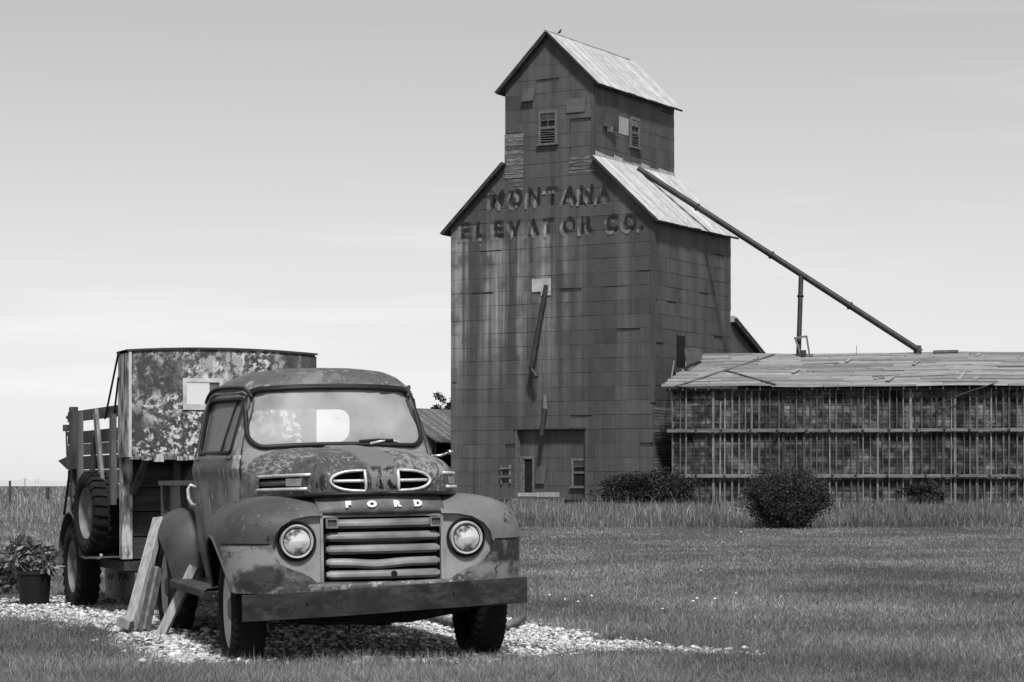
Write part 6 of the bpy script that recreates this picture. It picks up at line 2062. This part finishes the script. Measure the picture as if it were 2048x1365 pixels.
# uncut grass before the buildings
def tall(name, n, y0, y1, xfun, hmin, hmax, wk, mat, lean, label, power=1.0):
    x, y = frustum_xy(n, y0, y1, power)
    k = xfun(x, y)
    x, y = x[k], y[k]
    h = (hmin + (hmax - hmin) * rng.uniform(0, 1, len(x)) ** 1.5) * (1 + 0.55 * vnoise(x, y, 1.3) + 0.55 * vnoise(x, y, 0.45, 3.0) + 0.20 * rng.standard_normal(len(x)))
    return blades(name, x, y, np.clip(h, 0.05, 2), np.full(len(x), 1.0) * wk * (y / 60.0), mat, lean, True, label)
px_of = lambda x, y: 1024 + FPX * x / y
tall('tall_grass', 200000, YMOW, 106.0, lambda x, y: (px_of(x, y) > 880), 0.08, 0.31, 0.009, 'tall_blade', 0.55, 'uncut grass with pale seed heads along the foot of the buildings')
tall('seed_heads', 16000, YMOW + 3, 104.0, lambda x, y: (px_of(x, y) > 880), 0.24, 0.56, 0.008, 'weed_blade', 0.35, 'tall pale seeding grass stalks before the buildings', 0.8)
# left field
blx = lambda x, y: px_of(x, y) < 460
tall('field_grass', 60000, 40.0, 90.0, blx, 0.06, 0.16, 0.012, 'lawn_blade', 0.4, 'rough short grass of the field on the left')
tall('field_weeds', 60000, 62.0, 420.0, lambda x, y: blx(x, y) & (y > 62 + 14 * vnoise(x, y, 5.0)), 0.14, 0.46, 0.014, 'weed_blade', 0.5, 'tall weeds of the unmown field to the horizon', 1.4)

# white clover heads and pebbles strayed onto the lawn
V, F = ico(1)
fl = [(1054, 1202), (1099, 1201), (1130, 1210), (1183, 1203), (1156, 1215), (1394, 1208), (1430, 1209), (1472, 1197), (1562, 1204), (1401, 1150), (1386, 1214), (1070, 1106), (1482, 1069), (1325, 1230), (160, 1020), (105, 1030), (60, 1070), (420, 1050)]
vv, ff = [], []
for i, (px, py) in enumerate(fl):
    g_ = gpt(px, py); s = rng.uniform(0.006, 0.012) * (g_.y / 24) ** 0.5
    n0 = len(vv) * len(V)
    ff.append(F + n0); vv.append(V * np.array([s * 1.4, s * 1.4, s]) + np.array([g_.x, g_.y, 0.05]))
mk('petal', [(0.3, 0.7), (0.7, 0.8)], rough=0.8, bump=0)
o = fast_mesh('clover_flowers', np.concatenate(vv), np.concatenate(ff), MAT['petal'])
tag(o, 'tiny white clover heads scattered over the lawn', 'flowers', kind='stuff')
# larger single stones at the gravel edge
for i, (px, py, s) in enumerate(((1062, 1251, .04), (1090, 1243, .035), (1236, 1268, .035), (1262, 1266, .035), (1275, 1264, .04), (1282, 1267, .04), (1322, 1268, .045), (1088, 1258, .05), (372, 1270, .06), (375, 1280, .07), (70, 1240, .045), (98, 1255, .04),
                                (140, 1249, .035), (205, 1246, .04), (236, 1229, .045), (175, 1246, .035), (183, 1261, .03))):
    g_ = gpt(px, py)
    P = V * (1 + 0.12 * rng.standard_normal((len(V), 1))) * np.array([s * 1.3, s, s * 0.75])
    if i in (3, 4, 5): continue
o = None

# ------------------------------------------------------------------ foliage
def leaf_mat(name, lo, hi, trans=0.25):
    m = blade_mat(name, lo, hi, hi * 1.2, trans, 0.1, 1.2)
    return m
leaf_mat('bush_leaf', 0.015, 0.085)
leaf_mat('dark_leaf', 0.012, 0.035)
leaf_mat('pot_leaf', 0.06, 0.26)
leaf_mat('tree_leaf', 0.015, 0.045)
def leaf_cloud(name, centers, radii, n, size, mat, parent, aspect=2.0, fill=0.55, up=0.0):
    """leaf-sized faces spread through clumps"""
    C = np.array(centers); Rr = np.array(radii)
    vol = Rr.prod(axis=1) if Rr.ndim == 2 else Rr ** 3
    pick = rng.choice(len(C), n, p=vol / vol.sum())
    d = rng.standard_normal((n, 3)); d /= np.linalg.norm(d, axis=1)[:, None]
    r_ = rng.uniform(0, 1, n) ** (1 / 3.0); r_ = fill + (1 - fill) * r_
    r_ *= 1 + 0.10 * rng.standard_normal(n)
    P = C[pick] + d * (Rr[pick] if Rr.ndim == 2 else Rr[pick][:, None]) * r_[:, None]
    u = d * 0.6 + rng.standard_normal((n, 3)) * 0.7 + np.array([0, 0, up]); u /= np.linalg.norm(u, axis=1)[:, None]
    v = np.cross(u, rng.standard_normal((n, 3))); v /= np.linalg.norm(v, axis=1)[:, None]
    s = size * rng.uniform(0.6, 1.3, n)[:, None]
    co = np.stack([P, P + u * s * 0.5 + v * s / aspect / 2, P + u * s, P + u * s * 0.5 - v * s / aspect / 2], 1)
    t = np.array([[0, 1, 2], [0, 2, 3]])
    tris = (t[None] + (np.arange(n) * 4)[:, None, None]).reshape(-1, 3)
    keep = co[:, :, 2].min(axis=1) > 0.005
    idx = np.repeat(keep, 2)
    o = fast_mesh(name, co.reshape(-1, 3), tris[idx], MAT[mat])
    o.parent = parent
    return o
def clump(base, w, h, d, n, jitter=0.3):
    cs, rs = [], []
    for k in range(n):
        a = rng.uniform(0, 2*np.pi); zz = rng.uniform(0.08, 0.80); q = rng.uniform(0, 1) ** 0.5 * 0.74 * math.sqrt(max(0.05, 1 - ((zz - 0.42) / 0.52) ** 2))
        cs.append((base[0] + math.cos(a) * q * w / 2, base[1] + math.sin(a) * q * d / 2, zz * h))
        s = rng.uniform(0.09, 0.24)
        rs.append((s * w * 0.8, s * d * 0.8, s * h * 0.95))
    return cs, rs
def stems(base, w, h, n, parent, mat='rust_dark', r0=0.04):
    mb = MB()
    for k in range(n):
        a = rng.uniform(0, 2*np.pi); q = rng.uniform(0.2, 0.45) * w
        p1 = Vector(base); p3 = Vector((base[0] + math.cos(a) * q, base[1] + math.sin(a) * q, h * rng.uniform(.5, .8)))
        p2 = p1.lerp(p3, .5) + Vector((0, 0, h * .1))
        mb.tube([p1, p2, p3], [r0, r0 * .7, r0 * .3], 6)
    return mb.build('stem', MAT[mat], parent)
def bush(px0, px1, py_top, py_base, n, size, label, mat, name='bush', clumps=26, dep=None):
    g0 = gpt((px0 + px1) / 2, py_base)
    w = (px1 - px0) * g0.y / FPX; h = (py_base - py_top) * g0.y / FPX
    b = empty(name, g0, 0, label, 'bush')
    d_ = dep or w * 0.8
    cs, rs = clump((0, 0), w * 1.0, h * 0.92, d_, clumps)
    # shoots that break the outline
    for k in range(int(clumps * 0.9)):
        a = rng.uniform(0, 2 * np.pi); el = rng.uniform(0.05, 1.35)
        r_ = rng.uniform(0.88, 1.06)
        c = (math.cos(a) * math.cos(el) * w / 2 * r_, math.sin(a) * math.cos(el) * d_ / 2 * r_, (0.30 + 0.66 * math.sin(el) * r_) * h)
        q = rng.uniform(0.03, 0.07)
        cs.append(c); rs.append((q * w * .7, q * d_ * .7, q * h * rng.uniform(1.0, 2.0)))
    leaf_cloud('foliage', cs, rs, n, size, mat, b, fill=0.15)
    stems((0, 0, 0), w, h, 6, b)
    return b
bush(1478, 1664, 928, 1057, 60000, 0.055, 'large round dark bush at the edge of the mown lawn', 'bush_leaf', clumps=120)
g0 = gpt(1300, 1012)
bush(1190, 1415, 938, 1014, 26000, 0.13, 'low spreading dark bush before the corner of the tower', 'bush_leaf', 'spreading_bush', clumps=44, dep=2.0)
bush(1795, 1895, 962, 1014, 9000, 0.12, 'small dark bush half hidden in the tall grass by the bin', 'bush_leaf', 'small_bush', clumps=16, dep=1.6)
# tree behind the shed
tb = wpt(905, 965, 140); tb.z = 0
tree = empty('tree', tb, 0, 'dark leafy tree showing above the shed left of the tower', 'tree')
MB().tube([(0, 0, 0), (0.05, 0, 1.6), (-0.1, 0, 3.2), (0.1, 0.1, 5.0)], [0.2, 0.16, 0.12, 0.05], 8).tube([(-0.05, 0, 2.4), (-0.7, 0.1, 3.8), (-0.9, 0, 4.8)], [0.08, 0.06, 0.02], 6).tube([(0, 0, 2.8), (0.8, -0.1, 4.2)], [0.08, 0.02], 6).build('trunk', MAT['rust_dark'], tree)
cs, rs = [], []
for k in range(90):
    zz_ = rng.uniform(2.4, 6.6)
    cs.append((rng.uniform(-1.25, 2.0) * (1.15 - abs(zz_ - 4.2) / 5), rng.uniform(-1, 1), zz_))
    s = rng.uniform(0.12, 0.36); rs.append((s, s, s * .8))
leaf_cloud('crown', cs, rs, 12000, 0.14, 'tree_leaf', tree, fill=0.2)
# flower pots on the left
mk('pot_black', [(0.3, 0.008), (0.7, 0.016)], rough=0.5, bump=0.03)
def pot(px, py, r, h, label):
    g_ = gpt(px, py)
    p = empty('flower_pot', g_, 0, label, 'flower pot')
    MB().lathe([(0, 0), (0, r * .85), (h, r), (h, r + .008), (h - .03, r + .010), (h - .032, r), (h - .03, r - .01), (h - .05, r - .015), (h - .05, 0)], 32, 'z').build('pot', MAT['pot_black'], p, auto=40)
    return p, g_
p_, g_ = pot(69, 1211, 0.150, 0.31, 'black plastic pot of leafy plants left of the stake truck')
cs = [(rng.uniform(-.2, .14), rng.uniform(-.12, .12), rng.uniform(.36, .54)) for k in range(14)]
leaf_cloud('leaves', cs, [(0.07, 0.07, 0.06)] * 14, 900, 0.085, 'pot_leaf', p_, fill=0.1, up=0.2, aspect=2.4)
mb = MB()
for c in cs: mb.tube([(c[0] * .3, c[1] * .3, .27), c], [0.005, 0.003], 5)
mb.build('stem', MAT['pot_leaf'], p_)
mb = MB()
for c in cs[:11]:
    for q in range(5):
        a = q * 1.257
        mb.add([(c[0] + .04*math.cos(a), c[1] + .04*math.sin(a), c[2] + .10), (c[0] + .02*math.cos(a + .6), c[1] + .02*math.sin(a + .6), c[2] + .09), (c[0], c[1], c[2] + .075), (c[0] + .02*math.cos(a - .6), c[1] + .02*math.sin(a - .6), c[2] + .09)], [(0,1,2,3)])
mb.build('flower', pmat('flower_petal', [(0.3, 0.5), (0.7, 0.7)], rough=0.8, bump=0), p_)
g2 = gpt(-6, 1190)
pl = empty('leafy_plant', g2, 0, 'leafy flowering plant at the left edge beside the black pot', 'plant')
cs = [(rng.uniform(-.18, .22), rng.uniform(-.15, .15), rng.uniform(.06, .42)) for k in range(22)]
leaf_cloud('leaves', cs, [(0.08, 0.08, 0.07)] * 22, 1500, 0.08, 'pot_leaf', pl, fill=0.1, up=0.2, aspect=2.2)
mb = MB()
for c in cs: mb.tube([(c[0] * .3, c[1] * .3, 0), c], [0.005, 0.003], 5)
mb.build('stem', MAT['pot_leaf'], pl)
# fence posts and poles on the left horizon
def tpost(px, py0, py1, w, label, name, mat='rust_dark'):
    g_ = gpt(px, py1)
    h = (py1 - py0) * g_.y / FPX
    o = MB().box(-w/2, w/2, -.006, .006, 0, h).box(-.006, .006, .006, .006 + w, 0, h).build(name, MAT[mat], None)
    o.location = g_
    tag(o, label, 'post')
    return o
tpost(20, 962, 1021, 0.09, 'dark steel fence post standing in the weeds at the far left', 'fence_post')
g_ = gpt(95, 1000)
o = MB().tube([(0, 0, 0), (0.02, 0, .6), (0.03, 0, 25 * g_.y / FPX)], [0.12, 0.11, 0.1], 8).build('wooden_post', MAT['timber_stake'], None); o.location = g_
tag(o, 'short stout wooden fence post left of the stake truck', 'post')
Yp = 640.0
q = wpt(50, 974, Yp); q.z = 0
o = MB().tube([(0, 0, 0), (0, 0, 16 * Yp / FPX)], 0.16, 6).box(-0.9, 0.9, -.08, .08, 13 * Yp / FPX, 13.6 * Yp / FPX).build('utility_pole', pmat('pole_far', [(0.3, 0.2), (0.7, 0.3)], bump=0), None); o.location = q
tag(o, 'single thin utility pole on the left horizon', 'utility pole')
Yp = 1500.0
q = wpt(74, 970, Yp); q.z = 0
o = MB().box(-1.1, -0.8, -.2, .2, 0, 9.5 * Yp / FPX).box(0.8, 1.1, -.2, .2, 0, 9.5 * Yp / FPX).box(-1.9, 1.9, -.2, .2, 8.4 * Yp / FPX, 8.9 * Yp / FPX).build('pylon', pmat('pylon_far', [(0.3, 0.34), (0.7, 0.42)], bump=0), None); o.location = q
tag(o, 'tiny two-legged power line frame on the far left horizon', 'pylon')
